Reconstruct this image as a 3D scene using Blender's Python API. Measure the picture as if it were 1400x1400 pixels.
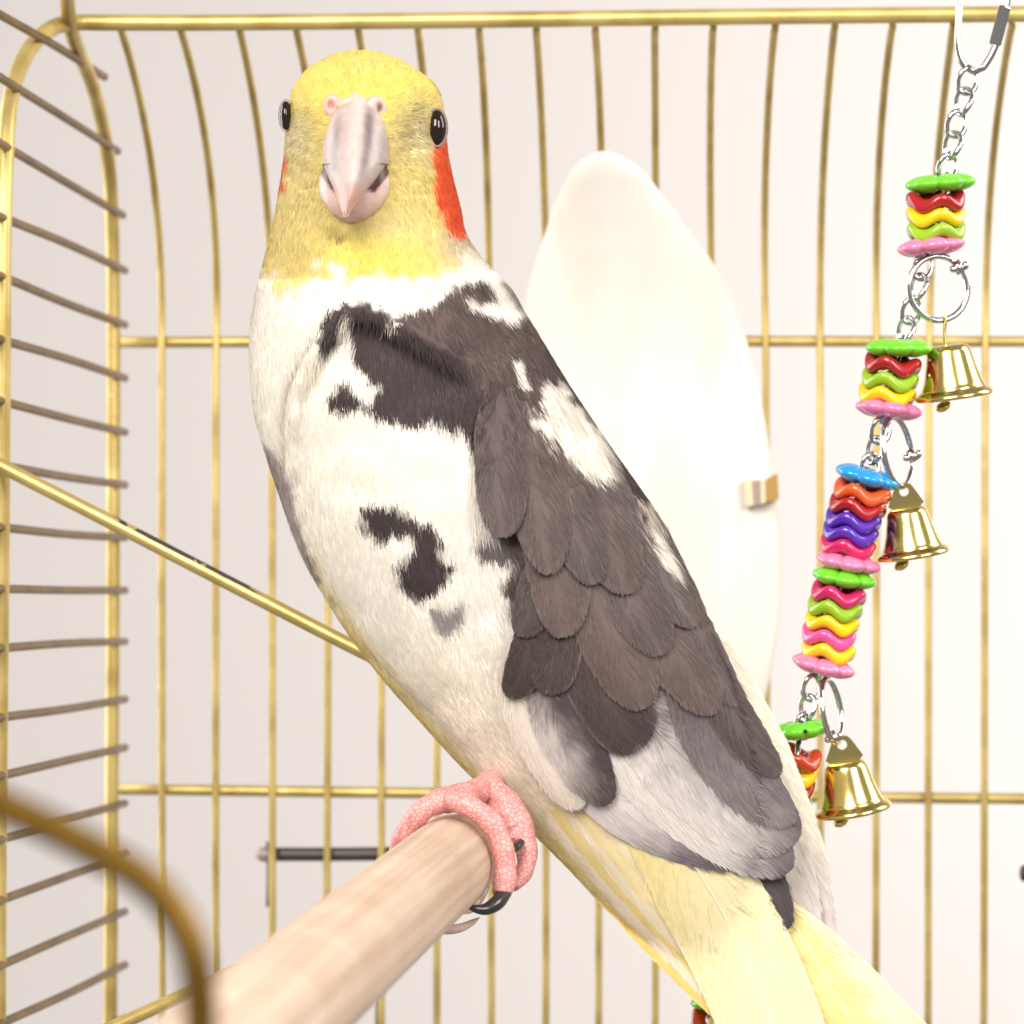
import bpy, math, random
import numpy as np
from mathutils import Vector, Matrix

for o in list(bpy.data.objects):
    bpy.data.objects.remove(o, do_unlink=True)
scene = bpy.context.scene
COL = scene.collection
random.seed(7)
RNG = np.random.default_rng(11)

# ------------------------------------------------------------------ camera, world, light
F = 5000.0            # focal length in photo pixels
PX, PY = 900.0, 815.0 # principal point (the photograph is a crop)
Z0 = 1.2              # camera height in metres
FOCUS = 0.610

cam_d = bpy.data.cameras.new("camera")
cam = bpy.data.objects.new("camera", cam_d)
COL.objects.link(cam)
cam.location = (0, 0, Z0)
cam.rotation_euler = (math.radians(90), 0, 0)
cam_d.sensor_width = 36.0
cam_d.lens = F / 1400 * 36.0
cam_d.shift_x = (700 - PX) / 1400
cam_d.shift_y = (PY - 700) / 1400
cam_d.clip_start = 0.02
cam_d.clip_end = 30
cam_d.dof.use_dof = True
cam_d.dof.focus_distance = FOCUS
cam_d.dof.aperture_fstop = (cam_d.lens / 1000) / 0.0034
scene.camera = cam

world = bpy.data.worlds.new("World")
scene.world = world
world.use_nodes = True
bg = world.node_tree.nodes["Background"]
bg.inputs[0].default_value = (1.0, 0.965, 0.93, 1)
bg.inputs[1].default_value = 0.27


def area(name, loc, target, size, power, color=(1, 0.97, 0.93)):
    l = bpy.data.lights.new(name, 'AREA')
    l.shape = 'RECTANGLE'
    l.size, l.size_y = size
    l.energy = power
    l.color = color
    o = bpy.data.objects.new(name, l)
    COL.objects.link(o)
    o.location = loc
    d = Vector(target) - Vector(loc)
    o.rotation_euler = d.to_track_quat('-Z', 'Y').to_euler()
    return o


BC = (-0.02, 0.62, Z0)
area("key_softbox", (-0.30, -0.22, Z0 + 0.50), BC, (0.5, 0.5), 11.3)
area("side_softbox", (0.55, -0.12, Z0 + 0.40), BC, (0.4, 0.5), 6.6)
area("left_fill", (-0.62, 0.90, Z0 + 0.12), BC, (0.4, 0.6), 3.4)  # added fill lamp, brightens the bird's dim left edge
area("rim_softbox", (0.75, 0.80, Z0 + 0.45), BC, (0.4, 0.6), 4.0)
area("background_softbox", (0.80, 1.40, Z0 + 0.2), (0.55, 1.95, Z0), (0.4, 0.8), 5.2, (1, 0.965, 0.945))

vs = scene.view_settings
vs.view_transform = 'Standard'
vs.look = 'None'
vs.exposure = 0.28
vs.gamma = 1.0
vs.use_curve_mapping = False


# ------------------------------------------------------------------ helpers
def P(px, py, d):
    """photo pixel + distance from camera -> world point"""
    return Vector(((px - PX) * d / F, d, Z0 - (py - PY) * d / F))


def PA(px, py, d):
    px, py, d = np.broadcast_arrays(np.asarray(px, float), np.asarray(py, float), np.asarray(d, float))
    return np.stack([(px - PX) * d / F, d, Z0 - (py - PY) * d / F], -1)


def lin(c, k=1.0):
    c = np.asarray(c, float) / 255.0
    r = np.where(c <= 0.04045, c / 12.92, ((c + 0.055) / 1.055) ** 2.4)
    return r * k


def empty(name, loc, label=None, cat=None, group=None):
    o = bpy.data.objects.new(name, None)
    o.empty_display_size = 0.01
    COL.objects.link(o)
    o.location = loc
    if label: o["label"] = label
    if cat: o["category"] = cat
    if group: o["group"] = group
    return o


def link(name, me, mat, parent=None, smooth=True):
    if mat and not me.materials:
        me.materials.append(mat)
    o = bpy.data.objects.new(name, me)
    COL.objects.link(o)
    if parent is not None:
        o.parent = parent
        o.matrix_parent_inverse = Matrix.Translation(-parent.location) if parent.parent is None and parent.type == 'EMPTY' else Matrix.Identity(4)
    return o


def mesh_np(name, V, faces_flat, sizes, col=None, smooth=True, nrm=None):
    """V (n,3); faces_flat loop vertex indices; sizes per face"""
    me = bpy.data.meshes.new(name)
    V = np.ascontiguousarray(V, np.float32)
    faces_flat = np.ascontiguousarray(faces_flat, np.int32)
    sizes = np.ascontiguousarray(sizes, np.int32)
    me.vertices.add(len(V)); me.vertices.foreach_set("co", V.ravel())
    me.loops.add(len(faces_flat)); me.loops.foreach_set("vertex_index", faces_flat)
    me.polygons.add(len(sizes))
    st = np.zeros(len(sizes), np.int32); st[1:] = np.cumsum(sizes)[:-1]
    me.polygons.foreach_set("loop_start", st)
    try:
        me.polygons.foreach_set("loop_total", sizes)
    except Exception:
        pass
    me.polygons.foreach_set("use_smooth", np.full(len(sizes), smooth, bool))
    me.update(calc_edges=True)
    me.validate()
    if nrm is not None:
        me.normals_split_custom_set_from_vertices(np.ascontiguousarray(nrm, np.float32))
    if col is not None:
        a = me.color_attributes.new("col", 'FLOAT_COLOR', 'POINT')
        c = np.ones((len(V), 4), np.float32); c[:, :3] = col
        a.data.foreach_set("color", c.ravel())
    return me


def grid_faces(n, m, wrap=False):
    """quads of an n x m vertex grid (row major); wrap joins the last column to the first"""
    i, j = np.meshgrid(np.arange(n - 1), np.arange(m if wrap else m - 1), indexing='ij')
    j2 = (j + 1) % m
    q = np.stack([i * m + j, i * m + j2, (i + 1) * m + j2, (i + 1) * m + j], -1).reshape(-1, 4)
    return q


def catmull(pts, n):
    """smooth interpolation of control rows (k,c) to n rows"""
    pts = np.asarray(pts, float)
    k = len(pts)
    t = np.linspace(0, k - 1, n)
    i = np.clip(np.floor(t).astype(int), 0, k - 2)
    f = (t - i)[:, None]
    p1, p2 = pts[i], pts[i + 1]
    p0 = np.where((i > 0)[:, None], pts[np.maximum(i - 1, 0)], 2 * p1 - p2)
    p3 = np.where((i < k - 2)[:, None], pts[np.minimum(i + 2, k - 1)], 2 * p2 - p1)
    return 0.5 * (2 * p1 + (p2 - p0) * f + (2 * p0 - 5 * p1 + 4 * p2 - p3) * f ** 2 + (3 * p1 - p0 - 3 * p2 + p3) * f ** 3)


def tube_data(path, rad, sides=12, closed=False, caps=True):
    path = np.asarray(path, float)
    n = len(path)
    rad = np.broadcast_to(np.asarray(rad, float), (n,))
    if closed:
        tan = np.roll(path, -1, 0) - np.roll(path, 1, 0)
    else:
        tan = np.gradient(path, axis=0)
    tan /= np.linalg.norm(tan, axis=1)[:, None] + 1e-12
    ref = np.array([0, 0, 1.0]) if abs(tan[0][2]) < 0.9 else np.array([1.0, 0, 0])
    u = np.cross(tan[0], ref); u /= np.linalg.norm(u)
    V = []
    ang = np.linspace(0, 2 * math.pi, sides, endpoint=False)
    for i in range(n):
        u = u - tan[i] * np.dot(u, tan[i]); u /= np.linalg.norm(u)
        w = np.cross(tan[i], u)
        V.append(path[i] + rad[i] * (np.cos(ang)[:, None] * u + np.sin(ang)[:, None] * w))
    V = np.concatenate(V)
    if closed:
        q = grid_faces(n, sides, True)
        last = np.stack([(n - 1) * sides + np.arange(sides), (n - 1) * sides + (np.arange(sides) + 1) % sides,
                         (np.arange(sides) + 1) % sides, np.arange(sides)], -1)
        q = np.concatenate([q, last])
        return V, [list(f) for f in q]
    q = [list(f) for f in grid_faces(n, sides, True)]
    if caps:
        a, b = len(V), len(V) + 1
        V = np.concatenate([V, path[:1], path[-1:]])
        for s in range(sides):
            s2 = (s + 1) % sides
            q.append([a, s2, s]); q.append([b, (n - 1) * sides + s, (n - 1) * sides + s2])
    return V, q


def mesh_list(name, V, faces, col=None, smooth=True):
    flat = [i for f in faces for i in f]
    return mesh_np(name, V, flat, [len(f) for f in faces], col, smooth)


def tube(name, path, rad, mat, parent, sides=12, closed=False, smooth_n=None):
    if smooth_n:
        if np.ndim(rad):
            rad = catmull(np.asarray(rad, float)[:, None], smooth_n)[:, 0]
        path = catmull([list(p) for p in path], smooth_n)
    V, q = tube_data([list(p) for p in path], rad, sides, closed)
    return link(name, mesh_list(name, V, q), mat, parent)


def join_data(parts):
    Vs, Fs, off = [], [], 0
    for V, q in parts:
        Vs.append(V); Fs += [[i + off for i in f] for f in q]; off += len(V)
    return np.concatenate(Vs), Fs


def lathe_data(profile, sides=40):
    """profile of (r, z) -> verts around +Z"""
    pr = np.asarray(profile, float)
    ang = np.linspace(0, 2 * math.pi, sides, endpoint=False)
    V = np.stack([pr[:, 0][:, None] * np.cos(ang), pr[:, 0][:, None] * np.sin(ang), np.repeat(pr[:, 1][:, None], sides, 1)], -1).reshape(-1, 3)
    return V, [list(f) for f in grid_faces(len(pr), sides, True)]


def frame(axis, hint=(0, 1, 0)):
    z = Vector(axis).normalized()
    x = Vector(hint).cross(z)
    if x.length < 1e-4: x = Vector((1, 0, 0)).cross(z)
    x.normalize()
    y = z.cross(x)
    return np.array([list(x), list(y), list(z)])


def place(V, R, loc):
    return V @ R + np.asarray(list(loc))


def ellipsoid_data(c, r, n=24, m=32):
    th = np.linspace(0, math.pi, n); ph = np.linspace(0, 2 * math.pi, m, endpoint=False)
    T, Q = np.meshgrid(th, ph, indexing='ij')
    V = np.stack([np.sin(T) * np.cos(Q) * r[0], np.sin(T) * np.sin(Q) * r[1], np.cos(T) * r[2]], -1).reshape(-1, 3) + np.asarray(list(c))
    return V, [list(f) for f in grid_faces(n, m, True)]


# ------------------------------------------------------------------ materials
def new_mat(name):
    m = bpy.data.materials.new(name)
    m.use_nodes = True
    nt = m.node_tree
    return m, nt, nt.nodes["Principled BSDF"]


def plain(name, rgb, rough=0.5, metal=0.0, coat=0.0, k=1.0, bump=0.0, bscale=200.0, var=0.0, sss=0.0):
    m, nt, b = new_mat(name)
    c = lin(rgb, k)
    b.inputs["Base Color"].default_value = (*c, 1)
    b.inputs["Roughness"].default_value = rough
    b.inputs["Metallic"].default_value = metal
    b.inputs["Coat Weight"].default_value = coat
    b.inputs["Coat Roughness"].default_value = 0.08
    if sss:
        b.inputs["Subsurface Weight"].default_value = sss
        b.inputs["Subsurface Radius"].default_value = (0.004, 0.002, 0.001)
        b.inputs["Subsurface Scale"].default_value = 1.0
    if bump or var:
        tc = nt.nodes.new("ShaderNodeTexCoord")
        n = nt.nodes.new("ShaderNodeTexNoise")
        n.inputs["Scale"].default_value = bscale
        n.inputs["Detail"].default_value = 4
        nt.links.new(tc.outputs["Object"], n.inputs["Vector"])
        if bump:
            bp = nt.nodes.new("ShaderNodeBump")
            bp.inputs["Strength"].default_value = bump
            bp.inputs["Distance"].default_value = 0.0003
            nt.links.new(n.outputs["Fac"], bp.inputs["Height"])
            nt.links.new(bp.outputs["Normal"], b.inputs["Normal"])
        if var:
            mx = nt.nodes.new("ShaderNodeMix"); mx.data_type = 'RGBA'
            mx.inputs[6].default_value = (*(c * (1 - var)), 1)
            mx.inputs[7].default_value = (*np.minimum(c * (1 + var), 1), 1)
            nt.links.new(n.outputs["Fac"], mx.inputs[0])
            nt.links.new(mx.outputs[2], b.inputs["Base Color"])
    return m


def attr_mat(name, rough=0.6, spec=0.3, noise=0.0, nscale=400, bump=0.0, sss=0.0, transl=0.0, coat=0.0):
    """colour comes from the mesh's own 'col' attribute"""
    m, nt, b = new_mat(name)
    a = nt.nodes.new("ShaderNodeAttribute"); a.attribute_name = "col"
    src = a.outputs["Color"]
    b.inputs["Roughness"].default_value = rough
    b.inputs["Specular IOR Level"].default_value = spec
    b.inputs["Coat Weight"].default_value = coat
    b.inputs["Coat Roughness"].default_value = 0.25
    if sss:
        b.inputs["Subsurface Weight"].default_value = sss
        b.inputs["Subsurface Radius"].default_value = (0.002, 0.001, 0.0007)
        b.inputs["Subsurface Scale"].default_value = 1.0
    if noise or bump:
        tc = nt.nodes.new("ShaderNodeTexCoord")
        n = nt.nodes.new("ShaderNodeTexNoise"); n.inputs["Scale"].default_value = nscale; n.inputs["Detail"].default_value = 5
        nt.links.new(tc.outputs["Object"], n.inputs["Vector"])
        if noise:
            mr = nt.nodes.new("ShaderNodeMapRange")
            mr.inputs[1].default_value = 0.25; mr.inputs[2].default_value = 0.75
            mr.inputs[3].default_value = 1 - noise; mr.inputs[4].default_value = 1 + noise
            nt.links.new(n.outputs["Fac"], mr.inputs[0])
            vm = nt.nodes.new("ShaderNodeVectorMath"); vm.operation = 'SCALE'
            nt.links.new(src, vm.inputs[0]); nt.links.new(mr.outputs[0], vm.inputs["Scale"])
            src = vm.outputs[0]
        if bump:
            bp = nt.nodes.new("ShaderNodeBump"); bp.inputs["Strength"].default_value = bump; bp.inputs["Distance"].default_value = 0.0003
            nt.links.new(n.outputs["Fac"], bp.inputs["Height"]); nt.links.new(bp.outputs["Normal"], b.inputs["Normal"])
    nt.links.new(src, b.inputs["Base Color"])
    if transl:
        tr = nt.nodes.new("ShaderNodeBsdfTranslucent")
        nt.links.new(src, tr.inputs["Color"])
        mx = nt.nodes.new("ShaderNodeMixShader"); mx.inputs[0].default_value = transl
        out = nt.nodes["Material Output"]
        nt.links.new(b.outputs[0], mx.inputs[1]); nt.links.new(tr.outputs[0], mx.inputs[2]); nt.links.new(mx.outputs[0], out.inputs[0])
    return m


def gold_mat():
    m, nt, b = new_mat("gold_lacquered_wire")
    tc = nt.nodes.new("ShaderNodeTexCoord")
    n = nt.nodes.new("ShaderNodeTexNoise"); n.inputs["Scale"].default_value = 90; n.inputs["Detail"].default_value = 6
    nt.links.new(tc.outputs["Object"], n.inputs["Vector"])
    r = nt.nodes.new("ShaderNodeValToRGB")
    r.color_ramp.elements[0].position = 0.32; r.color_ramp.elements[0].color = (*lin((178, 152, 86)), 1)
    r.color_ramp.elements[1].position = 0.62; r.color_ramp.elements[1].color = (*lin((212, 188, 118)), 1)
    nt.links.new(n.outputs["Fac"], r.inputs[0]); nt.links.new(r.outputs[0], b.inputs["Base Color"])
    b.inputs["Metallic"].default_value = 0.55
    b.inputs["Roughness"].default_value = 0.40
    n2 = nt.nodes.new("ShaderNodeTexNoise"); n2.inputs["Scale"].default_value = 700
    nt.links.new(tc.outputs["Object"], n2.inputs["Vector"])
    bp = nt.nodes.new("ShaderNodeBump"); bp.inputs["Strength"].default_value = 0.25; bp.inputs["Distance"].default_value = 0.0002
    nt.links.new(n2.outputs["Fac"], bp.inputs["Height"]); nt.links.new(bp.outputs["Normal"], b.inputs["Normal"])
    return m


def worn_gold_mat():
    m = gold_mat(); m.name = "worn_gold_rod"
    nt = m.node_tree; b = nt.nodes["Principled BSDF"]
    src = b.inputs["Base Color"].links[0].from_socket
    tc = nt.nodes.new("ShaderNodeTexCoord")
    n = nt.nodes.new("ShaderNodeTexNoise"); n.inputs["Scale"].default_value = 150; n.inputs["Detail"].default_value = 3
    nt.links.new(tc.outputs["Object"], n.inputs["Vector"])
    a = nt.nodes.new("ShaderNodeAttribute"); a.attribute_name = "col"
    mu = nt.nodes.new("ShaderNodeMath"); mu.operation = 'MULTIPLY'
    nt.links.new(n.outputs["Fac"], mu.inputs[0]); nt.links.new(a.outputs["Fac"], mu.inputs[1])
    st = nt.nodes.new("ShaderNodeMath"); st.operation = 'GREATER_THAN'; st.inputs[1].default_value = 0.43
    nt.links.new(mu.outputs[0], st.inputs[0])
    mx = nt.nodes.new("ShaderNodeMix"); mx.data_type = 'RGBA'
    mx.inputs[7].default_value = (*lin((92, 80, 78)), 1)
    nt.links.new(st.outputs[0], mx.inputs[0]); nt.links.new(src, mx.inputs[6]); nt.links.new(mx.outputs[2], b.inputs["Base Color"])
    return m


def wood_mat():
    m, nt, b = new_mat("pale_wood")
    tc = nt.nodes.new("ShaderNodeTexCoord")
    mp = nt.nodes.new("ShaderNodeMapping"); mp.inputs["Scale"].default_value = (620, 620, 9)
    nt.links.new(tc.outputs["Object"], mp.inputs[0])
    n = nt.nodes.new("ShaderNodeTexNoise"); n.inputs["Scale"].default_value = 1.0; n.inputs["Detail"].default_value = 5; n.inputs["Roughness"].default_value = 0.6
    nt.links.new(mp.outputs[0], n.inputs["Vector"])
    r = nt.nodes.new("ShaderNodeValToRGB")
    r.color_ramp.elements[0].position = 0.3; r.color_ramp.elements[0].color = (*lin((200, 166, 140), 0.82), 1)
    r.color_ramp.elements[1].position = 0.68; r.color_ramp.elements[1].color = (*lin((230, 206, 182), 0.82), 1)
    nt.links.new(n.outputs["Fac"], r.inputs[0])
    n2 = nt.nodes.new("ShaderNodeTexNoise"); n2.inputs["Scale"].default_value = 45
    nt.links.new(tc.outputs["Object"], n2.inputs["Vector"])
    mx = nt.nodes.new("ShaderNodeMix"); mx.data_type = 'RGBA'; mx.blend_type = 'MULTIPLY'
    r2 = nt.nodes.new("ShaderNodeValToRGB")
    r2.color_ramp.elements[0].position = 0.35; r2.color_ramp.elements[0].color = (0.86, 0.8, 0.76, 1)
    r2.color_ramp.elements[1].position = 0.6; r2.color_ramp.elements[1].color = (1, 1, 1, 1)
    nt.links.new(n2.outputs["Fac"], r2.inputs[0])
    mx.inputs[0].default_value = 0.7
    nt.links.new(r.outputs[0], mx.inputs[6]); nt.links.new(r2.outputs[0], mx.inputs[7])
    nt.links.new(mx.outputs[2], b.inputs["Base Color"])
    b.inputs["Roughness"].default_value = 0.6
    bp = nt.nodes.new("ShaderNodeBump"); bp.inputs["Strength"].default_value = 0.2; bp.inputs["Distance"].default_value = 0.0002
    nt.links.new(n.outputs["Fac"], bp.inputs["Height"]); nt.links.new(bp.outputs["Normal"], b.inputs["Normal"])
    return m


GOLD = gold_mat()
SHADEGOLD = gold_mat(); SHADEGOLD.name = "shaded_gold_wire"; SHADEGOLD.node_tree.nodes["Principled BSDF"].inputs["Metallic"].default_value = 0.85  # darker gold: shade on the side bars and front wire put into the colour
for e_, c_ in zip(SHADEGOLD.node_tree.nodes["Color Ramp"].color_ramp.elements, ((90, 64, 20), (124, 94, 34))):
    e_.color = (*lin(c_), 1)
STEEL = plain("chrome_steel", (200, 198, 196), 0.12, 1.0)
BRASS = plain("polished_brass", (222, 202, 128), 0.19, 1.0, bump=0.06, bscale=500)
DARK = plain("dark_iron", (84, 76, 74), 0.45, 0.6)
DARKCAP = plain("worn_iron", (170, 158, 148), 0.5, 0.4)
WOOD = wood_mat()

# ------------------------------------------------------------------ wall behind
me = bpy.data.meshes.new("wall")
me.from_pydata([(-2.2, 1.95, -0.2), (2.2, 1.95, -0.2), (2.2, 1.95, 2.8), (-2.2, 1.95, 2.8)], [], [(0, 1, 2, 3)])
wall = link("wall", me, plain("painted_wall", (240, 233, 229), 0.9, var=0.015, bscale=6))
wall["kind"] = "structure"

# ------------------------------------------------------------------ cage
DB = 0.81
cage = empty("bird_cage", P(700, 1500, 0.72), "gold wire bird cage whose bars curve forward at the top rail", "cage")


def back_depth(py):
    return DB - 0.066 * max(0.0, (430 - py) / 398.0) ** 2


WIRE = 0.00084
for i in range(-0, 17):
    # bar foot position at mid height in photo pixels
    xm = 222 + 74.9 * i + (i > 10) * 0.5
    X = (xm - PX) * DB / F
    jit = random.uniform(-0.0005, 0.0005)
    pts = []
    ys = [1480, 1200, 900, 600, 470, 430, 380, 330, 280, 230, 180, 130, 90, 60, 32]
    for k, y in enumerate(ys):
        d = back_depth(y)
        z = Z0 - (y - PY) * d / F
        pts.append((X + jit * math.sin(k * 0.35 + i), d, z))
    tube("bar", pts, WIRE, GOLD, cage, 10, smooth_n=40)
# top rail that bends down the left side as a hoop
rail_d = 0.742
hoop = [P(1600, 18, rail_d), P(1300, 20, rail_d), P(1000, 23, rail_d), P(600, 28, rail_d), P(300, 31, rail_d), P(150, 31, rail_d), P(105, 31, rail_d - 0.001),
        P(72, 38, 0.735), P(44, 62, 0.725), P(24, 100, 0.715), P(12, 150, 0.705), P(7, 220, 0.70), P(4, 320, 0.697), P(3, 500, 0.696), P(1, 800, 0.696), P(-2, 1100, 0.696), P(-4, 1480, 0.696)]
tube("top_rail", hoop, 0.00165, GOLD, cage, 14, smooth_n=120)
# corner post
post = [P(150, 1480, 0.806), P(152, 1200, 0.806), P(154, 900, 0.806), P(155, 600, 0.806), P(155, 420, 0.806), P(153, 300, 0.803), P(149, 230, 0.797), P(140, 170, 0.786),
        P(126, 115, 0.770), P(108, 72, 0.755), P(97, 40, 0.742), P(92, 5, 0.730), P(90, -60, 0.70)]
tube("corner_post", post, 0.00155, GOLD, cage, 14, smooth_n=80)
# cross rails of the back
for (ya, yb) in ((468, 467), (1079, 1094)):
    tube("cross_rail", [P(160, ya, DB + 0.0022), P(700, (ya + yb) / 2 - 1, DB + 0.0022), P(1600, yb, DB + 0.0022)], 0.00125, GOLD, cage, 12, smooth_n=12)
# bars of the left side, running in depth
side = [(20, 122), (106, 213), (196, 296), (296, 370), (377, 444), (464, 517), (548, 591), (636, 663), (721, 735), (805, 807), (886, 877), (981, 956), (1061, 1022), (1148, 1098), (1231, 1168), (1320, 1246), (1400, 1319), (1480, 1392)]
for (y0, y1) in side:
    xe, de = {122: (143, 0.778), 213: (161, 0.800), 296: (168, 0.808)}.get(y1, (171, 0.812))
    a = P(0, y0, 0.694); b = P(xe, y0 + (y1 - y0) * xe / 171, de)
    d = b - a
    s = a - d * 0.5
    w = random.uniform(-0.0004, 0.0004)
    mid = (a + b) / 2 + Vector((0, 0, w))
    pts = [s, a, mid, b]
    tube("side_bar", pts, 0.00088, SHADEGOLD, cage, 10, smooth_n=14)
# diagonal rod with worn lacquer
wg = worn_gold_mat()
rp = catmull([list(P(-60, 602, 0.688)), list(P(0, 636, 0.69)), list(P(160, 718, 0.686)), list(P(330, 806, 0.682)), list(P(500, 893, 0.678)), list(P(640, 960, 0.674)), list(P(760, 1015, 0.672))], 60)
V, q = tube_data(rp, 0.00135, 16)
up = np.zeros((len(V), 3))
cen = np.repeat(rp, 16, 0)
rel = (V[:len(cen)] - cen) / 0.00135
wearx = ((V[:len(cen), 0] - P(150, 0, 0.684).x) / (P(360, 0, 0.684).x - P(150, 0, 0.684).x))
w = (rel[:, 2] > 0.3) * (wearx > 0) * (wearx < 1)
up[:len(cen)] = w[:, None]
link("diagonal_rod", mesh_list("diagonal_rod", V, q, up), wg, cage)
# thin wire beside the perch and the big near wire of the front door
tube("door_wire", [P(60, 1446, 0.57), P(170, 1397, 0.585), P(262, 1355, 0.60), P(420, 1280, 0.64)], 0.0011, GOLD, cage, 12, smooth_n=16)
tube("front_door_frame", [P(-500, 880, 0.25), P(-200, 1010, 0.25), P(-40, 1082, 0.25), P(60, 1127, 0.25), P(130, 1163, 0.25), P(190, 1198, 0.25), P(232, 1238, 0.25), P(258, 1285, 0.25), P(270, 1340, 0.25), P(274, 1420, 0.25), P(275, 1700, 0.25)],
     0.00122, SHADEGOLD, cage, 16, smooth_n=80)
# roof bar that carries the toy (just above the picture)
tube("roof_bar", [P(1200, -118, 0.657), P(1345, -122, 0.657), P(1500, -118, 0.657)], 0.0013, GOLD, cage, 12, smooth_n=10)

# dark iron hanger behind the back bars
hang = empty("iron_hanger", P(440, 1168, 0.8145), "dark iron hanger strap hooked behind the gold back bars", "hanger")
tube("strap", [P(362, 1168, 0.8135), P(460, 1168, 0.8135), P(560, 1167, 0.8135), P(650, 1167, 0.8135)], 0.00155, DARK, hang, 14, smooth_n=12)
tube("end_cap", [P(350, 1168, 0.8135), P(356, 1168, 0.8135), P(364, 1168, 0.8135), P(368, 1168, 0.8135)], [0.0006, 0.0015, 0.0017, 0.0016], DARKCAP, hang, 14, smooth_n=10)
for (x, ya, yb) in ((368, 1150, 1240), (446, 1172, 1300), (517, 1172, 1470)):
    tube("hook_wire", [P(x, ya, 0.8128), P(x + 1, (ya + yb) / 2, 0.8125), P(x, yb, 0.8118)], 0.00075, DARK, hang, 8, smooth_n=8)
hang2 = empty("iron_hook", P(1402, 1195, 0.8135), "small rounded dark iron hook end at the cage's far bars", "hook")
tube("strap", [P(1394, 1194, 0.8135), P(1400, 1194, 0.8135), P(1440, 1194, 0.8135), P(1480, 1194, 0.8135)], [0.0006, 0.0019, 0.002, 0.002], DARK, hang2, 12, smooth_n=12)
tube("hook_wire", [P(1424, 1160, 0.8128), P(1425, 1200, 0.8126), P(1424, 1260, 0.8118)], 0.00075, DARK, hang2, 8, smooth_n=6)

# ------------------------------------------------------------------ cuttlebone
cb = empty("cuttlebone", P(880, 700, 0.795), "white oval cuttlebone clipped to the cage behind the bird", "cuttlebone")
rows = [(207, 819, 829), (213, 805, 848), (224, 790, 867), (240, 777, 886), (262, 766, 902), (290, 754, 924), (320, 745, 945), (355, 733, 972), (400, 720, 996), (450, 712, 1016), (510, 706, 1033), (580, 704, 1047), (660, 706, 1058), (760, 715, 1067),
        (850, 735, 1065), (940, 768, 1050), (1020, 806, 1022), (1090, 850, 985), (1140, 890, 950), (1150, 905, 935)]
rr = catmull(rows, 90)
m = 40
ang = np.linspace(0, 2 * math.pi, m, endpoint=False)
V = []
for (y, l, r) in rr:
    d0 = 0.7995 - 0.032 * max(0, (560 - y) / 400) ** 1.8
    hw = (r - l) / 2
    th = 0.006 * min(1, (hw / 150)) ** 0.6
    V.append(PA((l + r) / 2 + hw * np.cos(ang), y + 0 * ang, d0 - th * np.sign(np.sin(ang)) * np.abs(np.sin(ang)) ** 0.85 * np.where(np.sin(ang) > 0, 1, 0.6)
             + 0 * ang))
V = np.nan_to_num(np.concatenate(V), nan=0.797)
f = [list(x) for x in grid_faces(len(rr), m, True)] + [list(range(m))[::-1], [(len(rr) - 1) * m + k for k in range(m)]]


def cuttle_mat():
    m_, nt, b = new_mat("chalky_cuttlebone")
    tc = nt.nodes.new("ShaderNodeTexCoord")
    mp = nt.nodes.new("ShaderNodeMapping"); mp.inputs["Scale"].default_value = (60, 60, 9)
    nt.links.new(tc.outputs["Object"], mp.inputs[0])
    n = nt.nodes.new("ShaderNodeTexNoise"); n.inputs["Scale"].default_value = 1.3; n.inputs["Detail"].default_value = 6
    nt.links.new(mp.outputs[0], n.inputs["Vector"])
    r = nt.nodes.new("ShaderNodeValToRGB")
    r.color_ramp.elements[0].position = 0.3; r.color_ramp.elements[0].color = (*lin((246, 234, 218), 0.82), 1)
    r.color_ramp.elements[1].position = 0.6; r.color_ramp.elements[1].color = (*lin((250, 245, 236), 0.84), 1)
    nt.links.new(n.outputs["Fac"], r.inputs[0]); nt.links.new(r.outputs[0], b.inputs["Base Color"])
    b.inputs["Roughness"].default_value = 0.8
    bp = nt.nodes.new("ShaderNodeBump"); bp.inputs["Strength"].default_value = 0.3; bp.inputs["Distance"].default_value = 0.0006
    nt.links.new(n.outputs["Fac"], bp.inputs["Height"]); nt.links.new(bp.outputs["Normal"], b.inputs["Normal"])
    return m_


link("bone", mesh_list("bone", V, f), cuttle_mat(), cb)


def box_data(corners_px, d0, d1):
    """a slab from a pixel quad between two depths"""
    a = [list(P(x, y, d0)) for x, y in corners_px]; b = [list(P(x, y, d1)) for x, y in corners_px]
    n = len(a)
    fs = [list(range(n))[::-1], [n + i for i in range(n)]] + [[i, (i + 1) % n, n + (i + 1) % n, n + i] for i in range(n)]
    return np.array(a + b), fs


CL1 = plain("clip_brass", (176, 138, 80), 0.4, 0.7)
CL2 = plain("clip_dull", (160, 142, 132), 0.45, 0.6)
CL3 = plain("clip_pale", (226, 204, 168), 0.45, 0.5)
V, f = box_data([(1018, 657), (1028, 655), (1030, 691), (1021, 692)], 0.7925, 0.800); link("clip", mesh_list("clip", V, f, smooth=False), CL3, cb)
V, f = box_data([(1028.5, 657), (1039, 656), (1040, 690), (1030, 691)], 0.793, 0.800); link("clip", mesh_list("clip", V, f, smooth=False), CL2, cb)
V, f = box_data([(1039.5, 657), (1047, 656), (1048, 686), (1040.5, 689)], 0.7928, 0.800); link("clip", mesh_list("clip", V, f, smooth=False), CL3, cb)
V, f = box_data([(1047.5, 655), (1063, 647), (1065, 683), (1048.5, 686)], 0.7922, 0.803); link("clip", mesh_list("clip", V, f, smooth=False), CL1, cb)

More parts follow.
